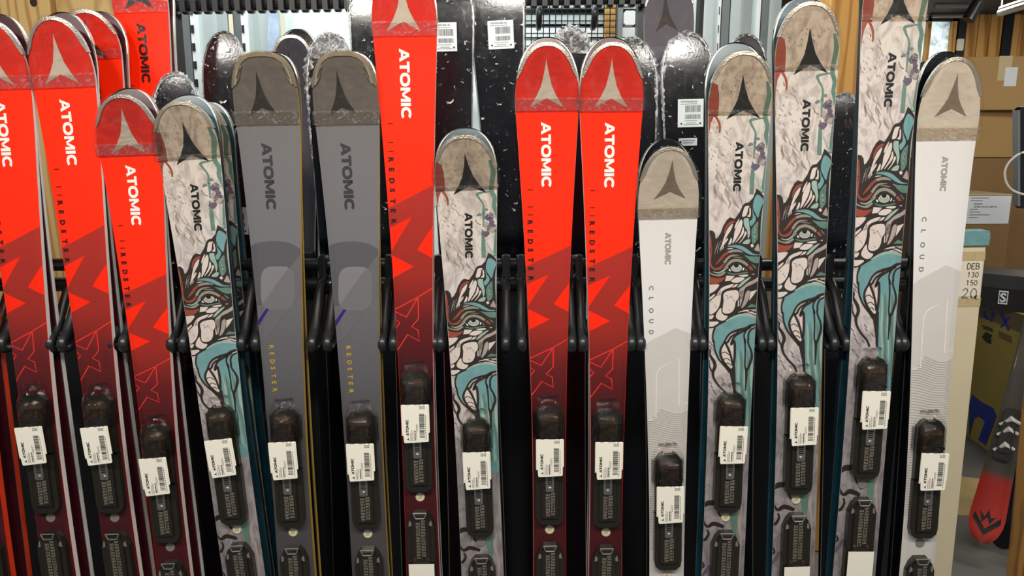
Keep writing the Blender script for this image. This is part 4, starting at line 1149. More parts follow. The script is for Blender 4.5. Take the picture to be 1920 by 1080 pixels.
for px, hd in ((-105, .012), (4, .012), (116, .012), (229, .012), (340, .012), (472, .014), (604, .015), (730, .011), (822, .006), (963, .0155), (1081, .0105), (1190, .009), (1306, .008), (1431, .009), (1568, .012), (1680, .006)):
    xc = at_y(px, 600, RY - .10).x
    for dx in (-hd, hd):
        for nm, me, z in (('divider_finger', FINGER, zl), ('clamp', CLAMP, zl), ('collar', COLLAR, zl), ('collar', COLLAR, zu)):
            o = bpy.data.objects.new(nm, me); C.objects.link(o); o.parent = rack; o.location = Vector((xc + dx, RY, z)) + off

# ------------------------------------------------------------------ second row: skis on the far side of the rack
BG = P0 + Vector((0, 0.28, 0))
G_BG = 'skis standing on the far side of the rack'
G_BGP = 'partner skis on the far side of the rack'
def base_label(s, root, q, u, small=False, code='V7D-0352.000-162'):
    """barcode sticker on the running base (faces the viewer on a turned ski)"""
    y = s.yc(q) + 0.0075
    w, h = (.029, .031) if not small else (.021, .0085)
    m = MB(); m.v += []
    out = [(-w, -h), (w, -h), (w, h), (-w, h)]
    o = MB().prism(out, 0.0, 0.0006).build('base_sticker', M_CARDB, root); o.location = (-u, y, s.L - q)
    o['label'] = 'white barcode sticker on the black base'
    m = MB(); rr = random.Random(int(q * 1000) + int(u * 5000))
    def bars(x0, x1, z0, z1):
        x = x0
        while x < x1:
            t = rr.choice((.0005, .0008, .0012)); m.quad((-x, .0009, z0), (-(x + t), .0009, z0), (-(x + t), .0009, z1), (-x, .0009, z1)); x += t + rr.choice((.0006, .001))
    def words(x0, x1, z, t):
        x = x0
        while x < x1:
            l = rr.uniform(.001, .003); m.quad((-x, .0009, z), (-min(x1, x + l), .0009, z), (-min(x1, x + l), .0009, z + t), (-x, .0009, z + t)); x += l + .0007
    if not small:
        bars(-.012, .021, .002, .017); bars(-.012, .022, -.013, -.003)
        polys, wd = text_polys(code, 0.02)
        for pl in polys: m.poly3([(-(-.023 + x * .0034), .0009, .0235 + y_ * .0036) for x, y_ in pl])
        words(-.023, .015, .0195, .0012); words(-.014, .016, -.0175, .0012); words(-.010, .012, -.0225, .0014); words(-.016, .018, -.0262, .0012)
        for sx in (-.021, .022): m.poly3([(-(sx + .0022 * math.cos(a)), .0009, -.023 + .0022 * math.sin(a)) for a in [k * math.pi / 5 for k in range(10)]])
    else:
        words(-.012, .016, .002, .0018); words(-.012, .012, -.003, .0018); m.poly3([(-(-.017 + .003 * math.cos(a)), .0009, .003 * math.sin(a)) for a in [k * math.pi / 5 for k in range(10)]])
    c = m.build('sticker_print', M_INK, o)
    return o
M_CARDB = mat('sticker_paper', '#dfeef0', 0.5, var=0.02)
def rim_crinkles(s, root, q_end, amp, m, seed, n=46):
    """ruffled film edge standing out round the shovel"""
    rr = random.Random(seed); mb = MB(); pts = []
    for i in range(n * 2 + 1):
        t = -1 + i / n; q = q_end * abs(t) ** 1.8; sg = -1 if t < 0 else 1
        x = sg * s.hw(q); z = s.L - q; y = s.yc(q) + 0.001
        nrm = Vector((x, 0, (z - (s.L - 0.07)))).normalized()
        pts.append((Vector((x, y, z)), nrm))
    for i, (p, nn) in enumerate(pts):
        o = nn * rr.uniform(.2, 1) * amp; inn = nn * -rr.uniform(.3, 1.0) * amp * 1.6
        mb.v += [tuple(p + inn + Vector((0, .001 + rr.uniform(0, .004), 0))), tuple(p + Vector((0, .002 + rr.uniform(0, .005), 0))), tuple(p + o + Vector((0, -.002 + rr.uniform(-.004, .003), 0)))]
    for i in range(len(pts) - 1):
        for k in (0, 1): mb.f.append([3 * i + k, 3 * i + k + 1, 3 * i + 4 + k, 3 * i + 3 + k]); mb.m.append(0)
    o = mb.build('crinkled_edge', m, root); return o
def bg_base(tip, low, label, labels=(), ruffle=0.004, film=None, dyo=0.0, ws=1.0, q_film=0.62, rim_m=None, partner=True, small=()):
    s = Ski('base', tip, low, p0=BG + Vector((0, dyo, 0)), k=1.0, wscale=ws)
    root = empty('alpine_ski'); root.matrix_world = s.matrix(0, 0, 0, flip=True)
    tag(root, label, 'ski', G_BG)
    ski_body(s, root, M_DARKTOP, M_SIDEBLK, M_BASEBLK, M_SILVER)
    wrap(s, root, q_film, None, film or F_CRINK, None, side='base', crink=0.0022, cover=0.002)
    rim_crinkles(s, root, 0.30, ruffle, F_CRINKW, int(tip[0]) + 5)
    for px, py, code in labels:
        un, q = s.inv(px, py); base_label(s, root, q, un * s.hw(q), code=code)
    for px, py in small:
        un, q = s.inv(px, py); base_label(s, root, q, un * s.hw(q), True)
    return s, root
bg_base((312, 132), (352, 700), 'black ski base with crinkled film tip, above the shortest red ski', ws=0.86, dyo=-0.19, ruffle=0.006)
bg_base((408, 53), (432, 700), 'black ski base with white speckled film, left of the left grey ski', ruffle=0.002, ws=0.82)
bg_base((440, 241), (462, 800), 'low black ski base wedged between an eye-patterned and a grey ski', labels=((441, 414, 'V7D-0352.000-155'),), ws=0.9, dyo=-0.03)
bg_base((610, 58), (636, 800), 'black ski base with thick frosted film, above the right grey ski', ruffle=0.012, film=F_CRINKW, q_film=0.055, ws=0.9)
bg_base((692, -70), (715, 800), 'black ski base showing left of the tallest red ski', ruffle=0.006, ws=0.92, dyo=0.05)
bg_base((836, -60), (862, 800), 'black ski base with white barcode sticker right beside the tallest red ski', labels=((832, 69, 'V7D-0352.000-162'),), ruffle=0.004, ws=0.98)
bg_base((925, -95), (968, 800), 'black ski base with white barcode sticker, left of the twin red skis', labels=((939, 65, 'V7D-0352.000-162'),), ruffle=0.003, ws=1.1, dyo=0.03)
bg_base((1073, 46), (1074, 800), 'ski tip in crumpled silver film showing between the twin red skis', ruffle=0.012, film=F_CRINKW, q_film=0.06, ws=0.92, dyo=0.05)
bg_base((1188, 66), (1196, 800), 'black ski base with film tip right behind the right twin red ski', ruffle=0.008, ws=0.98)
bg_base((1296, 55), (1290, 800), 'black ski base with barcode sticker and small strip sticker', labels=((1295, 212, 'V7319730-000-163'),), small=((1290, 266),), ruffle=0.006, ws=1.02)
bg_base((1408, 58), (1398, 800), 'black ski tip showing between two eye-patterned skis', ruffle=0.004, ws=0.85, dyo=0.05)
bg_base((1598, 172), (1583, 800), 'dark ski base showing left of the tallest eye-patterned ski', ruffle=0.006, ws=0.92)
def bg_top(tip, low, label, mt, ws=1.0, dyo=0.0, lm=M_BLACKP, film=F_CLEAR, k=1.0):
    s = Ski('dark', tip, low, p0=BG + Vector((0, dyo, 0)), k=k, wscale=ws)
    root = empty('alpine_ski'); root.matrix_world = s.matrix(); tag(root, label, 'ski', G_BG)
    ski_body(s, root, mt, M_SIDEBLK, M_BASEBLK, M_SILVER)
    PR['grey', 'tip_logo'].lay(s, 'tip_logo', root, [lm])
    wrap(s, root, 0.14 * k, None, film, None)
    return s, root
s, _ = bg_top((546, 66), (565, 800), 'charcoal ski with black peak logo, between the two grey skis', M_DARKTOP, 0.9, 0.04)
make_back_root = empty('alpine_ski'); make_back_root.matrix_world = s.matrix(0.004, 0.02, 0.002, flip=True); tag(make_back_root, 'partner ski behind the charcoal ski with black peak logo', 'ski', G_BGP)
ski_body(s, make_back_root, M_DARKTOP, M_SIDEBLK, M_BASEBLK, M_SILVER)
bg_top((1256, -52), (1262, 800), 'slate grey ski with dark peak logo cut off by the top edge', M_PALETOP, 1.0, 0.10, M_DARKBROWN, k=1.15)
# red skis of the second row with black print
for tip, low, lab, dyo in (((156, 19), (270, 900), 'red ski with black peak logo, half hidden behind the second red ski', -0.04), ((246, -96), (346, 900), 'tall red ski with black wordmark, in front of the pine wall', 0.02)):
    s = Ski('red', tip, low, p0=P0 + Vector((0, 0.16 + dyo, 0)), k=0.76 if dyo < 0 else 1.0, wscale=0.96)
    root = make_front(s, lab, 'red skis of the second row', bind=False, black=True)
    make_back(s, 'partner ski behind the ' + lab.split(',')[0], 'red skis of the second row', dx=0.008, dz=0.004)
# pair behind the leftmost eye-patterned ski
s = Ski('art', (366, 188), (470, 992), p0=P0 + Vector((0, 0.10, 0)), k=0.86, wscale=0.9)
make_front(s, 'eye-patterned ski hidden behind the leftmost eye-patterned ski, only its rim showing', 'second pair of eye-patterned skis', bind=False)
make_back(s, 'rearmost ski of the pairs behind the leftmost eye-patterned ski', 'second pair of eye-patterned skis', dx=0.006, dz=0.0)
# pair further left: only its orange edges enter the frame
s = Ski('red', (-140, 60), (-24, 975), k=1.0)
make_front(s, 'ski with orange side edges entering the lower left corner', 'orange edged pair at the lower left', side=M_SIDEORANGE)
make_back(s, 'rear ski with orange side edge at the lower left corner', 'orange edged pair at the lower left', dx=0.010, side=M_SIDEORANGE)

# ------------------------------------------------------------------ behind the rack: rail with rollers, shelving, wire grid
YR = 2.32
ra, rb_ = at_y(318, 12, YR), at_y(1215, -3, YR)
rail = empty('roller_rail', ra); tag(rail, 'black upper rail with a row of rollers behind the skis', 'rail')
MB().tube([(0, 0, 0), rb_ - ra], .016, 10).build('bar', M_PLASTIC, rail)
MB().tube([(0, 0.02, .045), (rb_ - ra) + Vector((0, .02, .045))], .02, 10).build('top_bar', M_PLASTIC, rail)
rm = MB().tube([(-.011, 0, 0), (-.008, 0, 0), (.008, 0, 0), (.011, 0, 0)], [.019, .0245, .0245, .019], 14).mesh('roller', False); rm.materials.append(M_PLASTIC)
tm = MB().box(-.008, .008, -.028, -.006, -.02, .06, 0).mesh('tooth'); tm.materials.append(M_PLASTIC)
nr = 44
for i in range(nr):
    p = (rb_ - ra) * ((i + .5) / nr)
    for nm, me in (('roller', rm), ('tooth', tm)):
        o = bpy.data.objects.new(nm, me); C.objects.link(o); o.parent = rail; o.location = p
for e_ in (0.0, 1.0):
    p = (rb_ - ra) * e_
    MB().box(p.x - .025, p.x + .025, .02, .07, -ra.z, .08).build('post', M_PLASTIC, rail)
M_UP = mat('grey_green_steel', '#a9b8b8', 0.45, 0.2, var=0.06); M_UPW = mat('white_steel', '#dfe8e6', 0.4, var=0.03); M_UPD = mat('dark_steel', '#5d676a', 0.4, 0.3, var=0.15); M_UPC = mat('cream_steel', '#d8cfb4', 0.5)
M_SLOT = mat('slot_black', '#101214', 0.6)
YS = 3.12
def upright(x0, x1, m, slots, label):
    a, b = at_y(x0, 60, YS).x, at_y(x1, 60, YS).x
    o = tag(MB().box(a, b, YS, YS + .06, 0, 2.9, 0).build('shelf_upright', m), label, 'upright', 'steel shelf uprights')
    if slots:
        mb = MB()
        for i in range(14):
            z = 1.55 + i * .07; mb.box(a + .002, a + (b - a) * .42, YS - .004, YS + .002, z, z + .03)
        q = mb.build('slot_row', M_SLOT, o); q['kind'] = 'stuff'
    return o
upright(334, 356, M_UPD, False, 'dark steel shelf upright beside the pine wall')
upright(358, 373, M_UPW, True, 'slotted white shelf upright nearest to the pine wall')
upright(408, 428, M_UP, False, 'grey green shelf upright above the speckled black ski base')
upright(430, 438, M_UPC, False, 'narrow cream shelf upright above the speckled black ski base')
upright(440, 453, M_UPD, False, 'dark shelf upright right of the narrow cream one')
upright(453, 466, M_UPW, True, 'slotted white shelf upright left of the charcoal ski')
upright(486, 504, M_UP, False, 'grey green shelf upright above the charcoal ski')
upright(520, 527, M_UPC, True, 'slotted cream shelf upright above the charcoal ski')
upright(1310, 1318, M_SLOT, False, 'narrow black upright right of the slate grey ski')
upright(1345, 1350, M_UPW, True, 'slotted white shelf upright between slate grey ski and eye-patterned skis')
upright(1352, 1366, M_UPD, False, 'dark shelf upright above the black ski tip between eye-patterned skis')
upright(1368, 1386, M_UP, False, 'broad grey green upright above the black ski tip at the right')
upright(1416, 1424, M_UPW, False, 'narrow white upright left of the eye-patterned ski touching the top edge')
upright(1426, 1440, M_UPD, False, 'dark upright left of the eye-patterned ski touching the top edge')
upright(1440, 1462, M_UP, False, 'rightmost grey green upright beside the timber post')
# printed ski tip leaning on the shelf
a, b = at_y(498, 70, YS - .03), at_y(522, 20, YS - .03)
tag(MB().prism([(a.x, 0.4), (b.x, 0.4), (b.x, b.z + .06), (b.x - .03, b.z + .05), (a.x + .01, a.z)], YS - .04, YS - .028).build('printed_board', mat('blue_tan_print', '#9fb3c8', 0.5, var=0.6, scale=18)), 'narrow board with blue and tan print leaning behind the charcoal ski', 'board')
# shelves and wire grid in the middle
sx0, sx1 = at_y(975, 40, YS).x, at_y(1212, 40, YS).x
sh = empty('wall_shelf', ((sx0 + sx1) / 2, YS, 0)); tag(sh, 'grey steel wall shelf behind the wire grid', 'shelf')
hw_ = (sx1 - sx0) / 2
for py in (5, 33, 57, 78):
    z = at_y(1080, py, YS).z; MB().box(-hw_, hw_, -.03, .2, z - .008, z + .004).build('shelf_board', M_UP if py != 33 else M_UPD, sh)  # second board coloured dark to stand in for a shadow line
    MB().box(-hw_, hw_, -.036, -.03, z - .03, z + .006).build('front_lip', M_UPW if py in (57, 78) else M_UP, sh)
MB().box(-hw_, hw_, .16, .18, 1.6, 2.6).build('shelf_back', mat('shelf_back_grey', '#b4b6b2', 0.6), sh)
YG = 2.95
g0, g1 = at_y(985, 85, YG), at_y(1168, -25, YG)
wg = empty('wire_grid', (0, YG, 0)); tag(wg, 'black wire grid panel with black hooks above the twin red skis', 'grid panel')
mb = MB(); n = 16
for i in range(n + 1):
    x = g0.x + (g1.x - g0.x) * i / n; mb.tube([(x, 0, g0.z - .3), (x, 0, g1.z)], .0022, 6)
zz_ = g0.z - .3
while zz_ < g1.z: mb.tube([(g0.x, .004, zz_), (g1.x, .004, zz_)], .0022, 6); zz_ += (g1.x - g0.x) / n
q = mb.build('wires', mat('wire_black', '#2a2c2c', 0.4, 0.5), wg); q['kind'] = 'stuff'
for px in (1010, 1112):
    h = at_y(px, 6, YG)
    MB().tube([(h.x, -.01, h.z), (h.x, -.05, h.z - .01), (h.x, -.07, h.z - .05), (h.x, -.04, h.z - .085), (h.x, -.01, h.z - .09)], .012, 8).build('hook', M_PLASTIC, wg, True)
a, b = at_y(1135, 20, 3.0).x, at_y(1154, 20, 3.0).x
tag(MB().box(a, b, 3.0, 3.04, 0, 2.95).build('batten', W_POST), 'narrow pine batten behind the wire grid', 'batten')
a, b = at_y(1164, 30, 2.9), at_y(1188, 48, 2.9)
u = empty('bracket_post', (a.x, 2.9, 0)); tag(u, 'grey steel post with a white box bracket above the right twin red ski', 'post')
MB().box(-.01, .008, 0, .05, 0, 2.9).build('post', M_UPD, u); MB().box(.010, b.x - a.x + .004, -.02, .05, b.z, b.z + .05, 0, .006).build('bracket', M_UPW, u)
MB().box(.012, b.x - a.x, -.01, .05, b.z + .07, b.z + .16).build('plate', M_UPW, u)

# ------------------------------------------------------------------ right side: priced plank, cartons, shoe box, red skis, post
M_CREAM = mat('cream_paint', '#e3d6b4', 0.5, var=0.06, scale=8); M_FOAM = mat('teal_foam', '#6fa0a2', 0.8, var=0.2, scale=60, bump=0.4, bscale=150)
M_TAPEP = mat('tan_masking_tape', '#c9b48a', 0.5, var=0.15, scale=60)
YB = 1.78
ptop, pbot = at_y(1822, 437, YB), at_y(1757, 1080, YB)
dz = (ptop - pbot).normalized(); L_ = ptop.z / dz.z
pb = empty('price_plank', ptop - dz * L_); tag(pb, 'cream plank with teal foam cap and handwritten price beside the taller white ski', 'plank')
xax = Vector((dz.z, 0, -dz.x)).normalized(); yax = dz.cross(xax)
pb.matrix_world = Matrix(((xax.x, yax.x, dz.x, pb.location.x), (xax.y, yax.y, dz.y, pb.location.y), (xax.z, yax.z, dz.z, pb.location.z), (0, 0, 0, 1)))
PWL, PWR = -.075, .037
MB().box(PWL, PWR, 0, .022, 0, L_ - .02).build('board', M_CREAM, pb)
MB().prism([(PWL - .004, L_ - .03), (PWR + .004, L_ - .03), (PWR + .006, L_ - .01), (PWR + .003, L_ + .006), (PWL - .004, L_ + .006)], -.008, .030, 0, .04).build('foam_cap', M_FOAM, pb)
for z in (.045, .160): MB().box(PWL, PWR + .001, -.0012, 0, L_ - z - .022, L_ - z).build('tape_strip', M_TAPEP, pb)
MB().box(-.04, PWR - .004, -.0016, -.0003, L_ - .155, L_ - .07).build('price_card', mat('price_paper', '#efe6d2', 0.6, var=0.02), pb)
G = {'D': [[(0, 0), (0, 1), (.35, .95), (.6, .6), (.55, .25), (.3, .02), (0, 0)]], 'E': [[(.55, 1), (0, 1), (0, 0), (.6, 0)], [(0, .52), (.45, .52)]], 'B': [[(0, 0), (0, 1), (.4, .95), (.5, .75), (.35, .55), (0, .52)], [(.3, .54), (.6, .35), (.5, .05), (0, 0)]],
     '1': [[(.05, .75), (.3, 1), (.28, 0)]], '3': [[(.05, .9), (.35, 1), (.55, .8), (.3, .55), (.6, .3), (.4, 0), (.05, .1)]], '0': [[(.3, 1), (.05, .6), (.12, .12), (.4, 0), (.62, .4), (.52, .85), (.3, 1)]], '5': [[(.55, 1), (.15, 1), (.1, .58), (.45, .6), (.58, .3), (.4, 0), (.05, .08)]],
     '2': [[(.05, .75), (.3, 1), (.55, .8), (.4, .45), (.0, .0), (.35, .06), (.65, -.02)]], 'e': [[(.6, .85), (.3, .95), (.1, .5), (.3, .08), (.6, .12)], [(0, .62), (.45, .62)], [(0, .42), (.4, .42)]]}
mb = MB()
def hand(txt, x, z, h, t, adv=.78):
    for ch in txt:
        for ln in G[ch]:
            P = catmull([(x + q[0] * h, z + q[1] * h) for q in ln], False, 4) if ch not in 'E' else [(x + q[0] * h, z + q[1] * h) for q in ln]
            for i in range(len(P) - 1):
                (x0, z0), (x1, z1) = P[i], P[i + 1]; l = math.hypot(x1 - x0, z1 - z0) or 1; nx, nz_ = -(z1 - z0) / l * t, (x1 - x0) / l * t
                mb.quad((x0 + nx, -.0021, z0 + nz_), (x1 + nx, -.0021, z1 + nz_), (x1 - nx, -.0021, z1 - nz_), (x0 - nx, -.0021, z0 - nz_))
        x += h * adv
hand('DEB', -.003, L_ - .088, .0135, .0009); hand('130', -.001, L_ - .108, .0120, .0008); hand('150', -.002, L_ - .128, .0120, .0008); hand('20', -.010, L_ - .160, .024, .0009, .85); hand('e', .022, L_ - .164, .010, .0008)
mb.build('handwriting', M_INK, pb)

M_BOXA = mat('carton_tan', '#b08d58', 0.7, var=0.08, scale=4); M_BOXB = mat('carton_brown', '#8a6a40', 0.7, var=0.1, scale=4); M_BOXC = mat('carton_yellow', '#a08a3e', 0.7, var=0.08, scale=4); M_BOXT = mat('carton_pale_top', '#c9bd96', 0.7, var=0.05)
M_BLUE = mat('blue_box_print', '#1f2f8a', 0.6); M_LABW = mat('label_white', '#dfe6ea', 0.5, var=0.02)
def carton(name, label, x, y, z, w, d, h, rot, m, tape=True, flaps=None):
    o = empty(name, (x, y, z)); o.rotation_euler = (0, 0, rot); tag(o, label, 'box', 'cartons stacked at the right')
    b = MB().box(0, w, 0, d, 0, h).build('carton_body', m, o); b.modifiers.new('edge', 'BEVEL').width = .004
    if flaps: MB().box(.002, w - .002, .002, d - .002, h - .001, h + .003).build('carton_lid', flaps, o)
    if tape: MB().box(w * .45, w * .55, -.0015, d * .9, h * .55, h + .0015).build('packing_tape', M_TAPEP, o)
    return o
YC = 4.7
c0, c1_ = at_y(1800, 107, YC), at_y(1815, 207, YC)
carton('carton', 'topmost tan carton with a small white label, under the far window', c0.x - .12, YC, c1_.z, 0.75, .4, c0.z - c1_.z, math.radians(-7), M_BOXA)
o = bpy.data.objects['carton']
q0, q1 = at_y(1877, 128, YC), at_y(1894, 163, YC)
lb = MB().box(q0.x - c0.x + .12, q1.x - c0.x + .12, -.0025, 0, q1.z - c1_.z, q0.z - c1_.z).build('box_label', M_LABW, o)
lb2 = MB().box(.0, .155, -.0025, 0, .18, .27).build('paper_slip', M_LABW, o)
zprev = c1_.z
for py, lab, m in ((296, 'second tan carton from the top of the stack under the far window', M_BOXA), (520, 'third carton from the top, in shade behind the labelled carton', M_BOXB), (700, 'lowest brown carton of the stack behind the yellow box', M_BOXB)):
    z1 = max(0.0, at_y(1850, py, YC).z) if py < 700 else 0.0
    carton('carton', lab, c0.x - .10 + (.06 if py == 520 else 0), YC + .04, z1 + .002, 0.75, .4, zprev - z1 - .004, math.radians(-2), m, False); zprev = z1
yb = at_z(1803, 812, 0.0); ye = at_z(1868, 858, 0.0)
v = ye - yb; rot = math.atan2(v.y, v.x); HY = at_y(1850, 572, (yb.y + ye.y) / 2).z
yl = 0.62
ybx = carton('carton', 'yellow carton with blue print standing on the floor at the right', yb.x, yb.y, 0, yl, .20, HY, rot, M_BOXC, False)
# recycling marks, arrow and big letters in blue
def xz(px, py):
    """pixel to (x, z) on the front face of the yellow carton"""
    d = ray(px, py); n = Vector((-math.sin(rot), math.cos(rot), 0)); t = (Vector((yb.x, yb.y, 0)) - CAM).dot(n) / d.dot(n); p = CAM + d * t - Vector((yb.x, yb.y, 0))
    return (p.x * math.cos(rot) + p.y * math.sin(rot), p.z)
cy_ = lambda X, Y: (1760 + X / 2.0, 540 + Y / 2.0)
cyz = lambda X, Y: (1830 + X / 6.356, 490 + Y / 6.353)
mb = MB()
def bp3(pts, conv): mb.poly3([(q[0], -.003, q[1]) for q in [xz(*conv(*p)) for p in pts]])
bp3([(118, 430), (128, 400), (165, 430), (205, 450), (218, 480), (205, 520), (178, 590), (150, 570), (175, 500), (150, 480), (135, 490), (115, 560)], cy_)
bp3([(222, 515), (238, 495), (290, 530), (282, 560)], cy_)
mb.build('big_blue_letters', M_BLUE, ybx)
mb = MB()
for pts in ([(92, 600), (120, 580), (115, 640), (155, 670), (145, 700), (95, 670)], [(110, 525), (135, 515), (200, 560), (190, 580), (160, 560), (120, 565)], [(195, 600), (215, 600), (222, 660), (195, 720), (165, 715), (170, 680), (190, 660)]): bp3(pts, cyz)
mb.build('recycling_mark', M_BLUE, ybx)
mb = MB(); bp3([(290, 780), (385, 660), (425, 665), (310, 790)], cyz); bp3([(290, 615), (330, 620), (405, 800), (395, 835), (370, 800)], cyz)
mb.build('crossed_tools_mark', M_BLUE, ybx)
mb = MB(); bp3([(75, 900), (120, 840), (200, 880), (180, 910), (190, 990), (120, 960)], cyz)
for i in range(2): bp3([(80 + i * 10, 760 + i * 26), (200 + i * 10, 800 + i * 26), (200 + i * 10, 815 + i * 26), (80 + i * 10, 775 + i * 26)], cyz)
for i in range(4): bp3([(275 + i * 2, 830 + i * 22), (430 + i * 2, 900 + i * 22), (430 + i * 2, 908 + i * 22), (275 + i * 2, 838 + i * 22)], cyz)
mb.build('black_box_print', M_INK, ybx)
# clear tape band along the upper edge
MB().box(0, yl, -.0018, 0, HY - .09, HY).build('packing_tape', mat('brown_tape', '#6a5432', 0.15, coat=0.6), ybx)
# labelled carton on the yellow one
lx = at_y(1782, 400, 4.34); lr_ = at_y(1899, 400, 4.34); zt = at_y(1850, 366, 4.34).z
carton('carton', 'plain brown carton carrying the labelled carton', lx.x - .02, 4.34, 0, lr_.x - lx.x + .04, .34, HY - .001, math.radians(1.5), M_BOXB, False)
lc = carton('carton', 'carton with a large white text label behind the priced plank', lx.x, 4.34, HY + .002, lr_.x - lx.x, .34, zt - HY, math.radians(1.5), M_BOXB, False, M_BOXT)
q0 = at_y(1815, 366, 4.32); q1 = at_y(1896, 419, 4.32)
bl = MB().box(q0.x - lx.x, q1.x - lx.x, -.003, 0, q1.z - HY - .006, zt - HY - .006).build('text_label', M_LABW, lc)
mb = MB(); zt_ = zt - HY - .02; x0 = at_y(1824, 380, 4.32).x - lx.x
rr = random.Random(2)
for i, (ln, bold) in enumerate(((.10, 0), (.07, 0), (0, 1), (0, 2), (.045, 0), (.06, 0), (.12, 0), (.05, 0))):
    z = zt_ - i * .0165
    if bold:
        local_text(mb, 'RA050305' if bold == 1 else 'TEE MAT BLACK GREY 46', x0 + .02, z - .004, .0085, 0, -.0036, 0, .02, 0.0)
    else:
        x = x0
        while x < x0 + ln: l = rr.uniform(.004, .009); mb.quad((x, -.0036, z), (x + l, -.0036, z), (x + l, -.0036, z + .004), (x, -.0036, z + .004)); x += l + .002
mb.build('label_text', M_INK, lc)
# shoe box at the front edge of the yellow carton
sb0 = at_y(1848, 505, 3.62)
M_SHOE = mat('shoe_box_grey', '#2d3133', 0.45, var=0.2, scale=15); M_SHOED = mat('shoe_box_black', '#121314', 0.5, var=0.2)
sbx = empty('shoe_box', (sb0.x, 3.74, HY + .002)); sbx.rotation_euler = (0, 0, math.radians(-38)); tag(sbx, 'dark grey shoe box with a white end label on the yellow carton', 'box')
hs = at_y(1848, 512, 3.72).z - HY
MB().box(0, .34, 0, .24, 0, hs * .62).build('box_body', M_SHOED, sbx); MB().box(-.004, .344, -.004, .244, hs * .62, hs).build('lid', M_SHOE, sbx)
MB().box(-.006, -.0035, .03, .16, hs * .05, hs * .92).build('end_label', M_LABW, sbx)
mb = MB()
for i in range(5): mb.quad((-.0065, .05, hs * (.2 + i * .14)), (-.0065, .12 + .02 * (i % 2), hs * (.2 + i * .14)), (-.0065, .12 + .02 * (i % 2), hs * (.25 + i * .14)), (-.0065, .05, hs * (.25 + i * .14)))
mb.build('label_print', M_INKG, sbx)
mb = MB(); mb.box(.135, .175, -.0055, -.0045, hs * .18, hs * .56, 0); mb.box(.139, .171, -.006, -.0055, hs * .22, hs * .52, 1)
local_text(mb, 'S', .155, hs * .25, hs * .24, 0, -.0064, 0, .03)
mb.build('letter_badge', [M_LABW, M_SHOED], sbx)
# thin tan patch laid just above the floor
fm_ = [at_z(*p, 0.004) for p in ((1640, 872), (1872, 902), (1866, 968), (1640, 960))]
mb = MB(); n = 4; mb.v += [tuple(p) for p in fm_] + [(p.x, p.y, 0.0) for p in fm_]; mb.f += [[0, 1, 2, 3], [0, 4, 5, 1], [1, 5, 6, 2], [2, 6, 7, 3], [3, 7, 4, 0]]; mb.m += [0] * 5
tag(mb.build('floor_patch', mat('tan_patch', '#b39a68', 0.8, var=0.15, scale=12)), 'thin tan patch lying on the concrete floor behind the rack', 'mat')
# red and black skis standing on their tips
M_RB = ramp_mat('red_black_topsheet', [(0.0, '#8a1c14'), (0.05, '#c02c20'), (0.24, '#b02a1e'), (0.28, '#4c463c'), (1.3, '#3a362f')], rough=0.4)
def tip_down(px0, py0, px1, py1, Y0, Y1, label, mt, flip, bind):
    s = Ski('base', (1026, 80), (1030, 992), k=1.0, wscale=1.0)
    a, b = at_y(px0, py0, Y0), at_y(px1, py1, Y1); Z = (a - b).normalized()       # local z runs from tail to tip
    n = (CAM - a); n = (n - Z * n.dot(Z)).normalized(); Yv = -n; X = Yv.cross(Z).normalized()
    if flip: X, Yv = -X, -Yv
    s.L = 1.12; o = a - Z * s.L
    root = empty('alpine_ski'); root.matrix_world = Matrix(((X.x, Yv.x, Z.x, o.x), (X.y, Yv.y, Z.y, o.y), (X.z, Yv.z, Z.z, o.z), (0, 0, 0, 1)))
    tag(root, label, 'ski', 'skis standing on their tips at the right')
    ski_body(s, root, mt, M_SIDEBLK, M_BASEBLK, M_SIDEBLK, rim=False)
    if bind:
        L = s.L
        def tp(u, q, o_=.0006): return s.top(u, q, o_)
        mb = MB()
        for pts in ([(-.8, .085), (0, .03), (.8, .085), (.75, .11), (0, .055), (-.75, .11)], [(-.5, .11), (-.2, .075), (0, .1), (.25, .075), (.5, .12), (.15, .1), (0, .13), (-.2, .1)]):
            mb.poly3([tp(*p) for p in pts])
        mb.build('tip_emblem', M_BLACKP, root)
        bnd = MB()
        for u, q, w_b, h_b, t_b in ((0, .36, .03, .03, .03), (0, .42, .022, .06, .045), (0, .50, .026, .03, .03)): bnd.box(-w_b, w_b, s.top(0, q)[1] - t_b, s.top(0, q)[1], L - q - h_b, L - q + h_b, 0, .008)
        bo = bnd.build('binding', M_PLATE, root)
        bw = MB()
        for z in (.38, .44, .48): bw.tube([(-.03, s.top(0, .4)[1] - .03, L - z), (0, s.top(0, .4)[1] - .055, L - z - .012), (.03, s.top(0, .4)[1] - .03, L - z + .02)], [.006, .011, .006], 8)
        bw.build('binding_arm', M_WHITE, bo)
    return root
tip_down(1840, 1016, 1922, 680, 2.62, 2.75, 'red and black ski standing upside down on its tip at the lower right', M_RB, False, True)
tip_down(1876, 1030, 1960, 690, 2.68, 2.81, 'black ski base beside the red upside down ski at the lower right', M_RB, True, False)
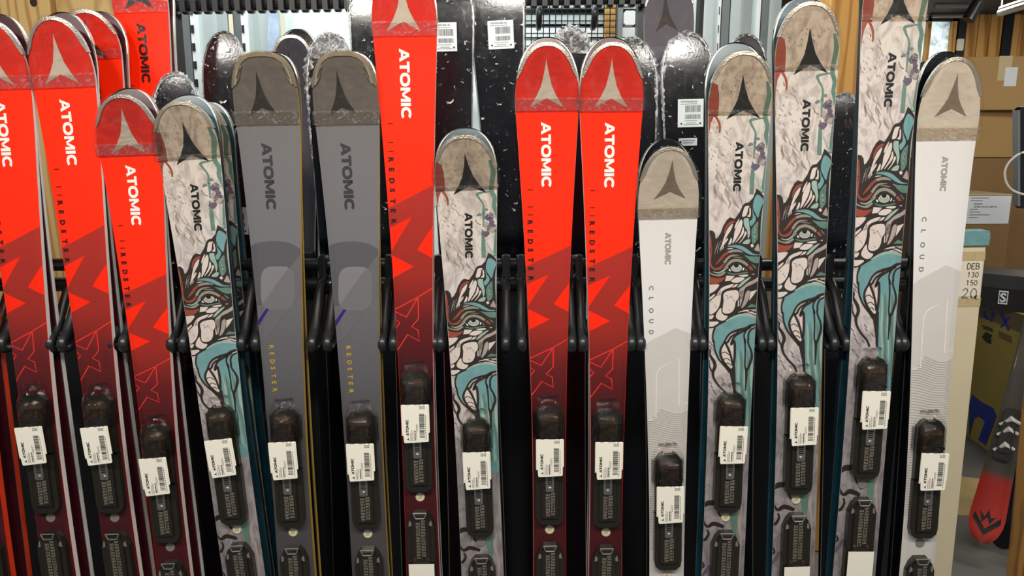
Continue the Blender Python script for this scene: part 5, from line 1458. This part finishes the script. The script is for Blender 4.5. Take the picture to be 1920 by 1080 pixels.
# wooden post at the right edge
pa, pb2 = at_y(1884, 1080, 2.0), at_y(1912, 780, 2.0)
dv = (pb2 - pa); sl = dv.x / dv.z
pz = 1.45
x0 = pa.x - sl * pa.z
wp = tag(MB().box(0, .12, -.05, 0, 0, pz).build('timber_post', W_DARKPOST), 'weathered wooden post at the lower right edge of the photo', 'post')
wp.location = (x0, 2.0, 0); wp.rotation_euler = (0, math.atan(sl), 0); wp.modifiers.new('edge', 'BEVEL').width = .006
# screen at the right edge with its white cable
m0, m1 = at_y(1908, 200, 2.9), at_y(1908, 392, 2.9)
mon = empty('screen', (m1.x, 2.9, m1.z)); mon.rotation_euler = (0, math.atan((m0.x - m1.x) / (m0.z - m1.z)), 0); tag(mon, 'black screen cut off by the right edge of the photo', 'screen')
MB().box(0.006, .5, 0, .03, 0, m0.z - m1.z, 0, .01).build('panel', M_SIDEBLK, mon); MB().box(0, .008, -.003, .03, .012, m0.z - m1.z - .01).build('side_frame', M_STEEL, mon)
MB().box(.2, .28, .03, .06, -m1.z * 1.0, .1).build('stand', M_PLASTIC, mon)
cp = [at_y(x, y, 2.84) for x, y in ((1935, 282), (1912, 288), (1893, 303), (1884, 322), (1888, 345), (1904, 360), (1935, 368))]
tag(MB().tube(catmull([tuple(p) for p in cp], False, 5), .0045, 8).build('cable', mat('white_cable', '#d8d6cc', 0.4), smooth=True), 'white cable looping in front of the black screen', 'cable')
# crumpled clear bag between the cartons
bgp = at_y(1905, 488, 3.85); rr = random.Random(9); mb = MB(); nn = 9
for j in range(nn):
    for i in range(nn):
        mb.v.append((bgp.x - .06 + .14 * i / (nn - 1), bgp.y + rr.uniform(-.03, .03), HY + .002 + .17 * j / (nn - 1) * (1 - .3 * abs(i - 4) / 4) + rr.uniform(0, .012)))
for j in range(nn - 1):
    for i in range(nn - 1): mb.f.append([j * nn + i, j * nn + i + 1, (j + 1) * nn + i + 1, (j + 1) * nn + i]); mb.m.append(0)
tag(mb.build('plastic_bag', F_CRINKW), 'crumpled clear plastic bag behind the shoe box', 'bag')
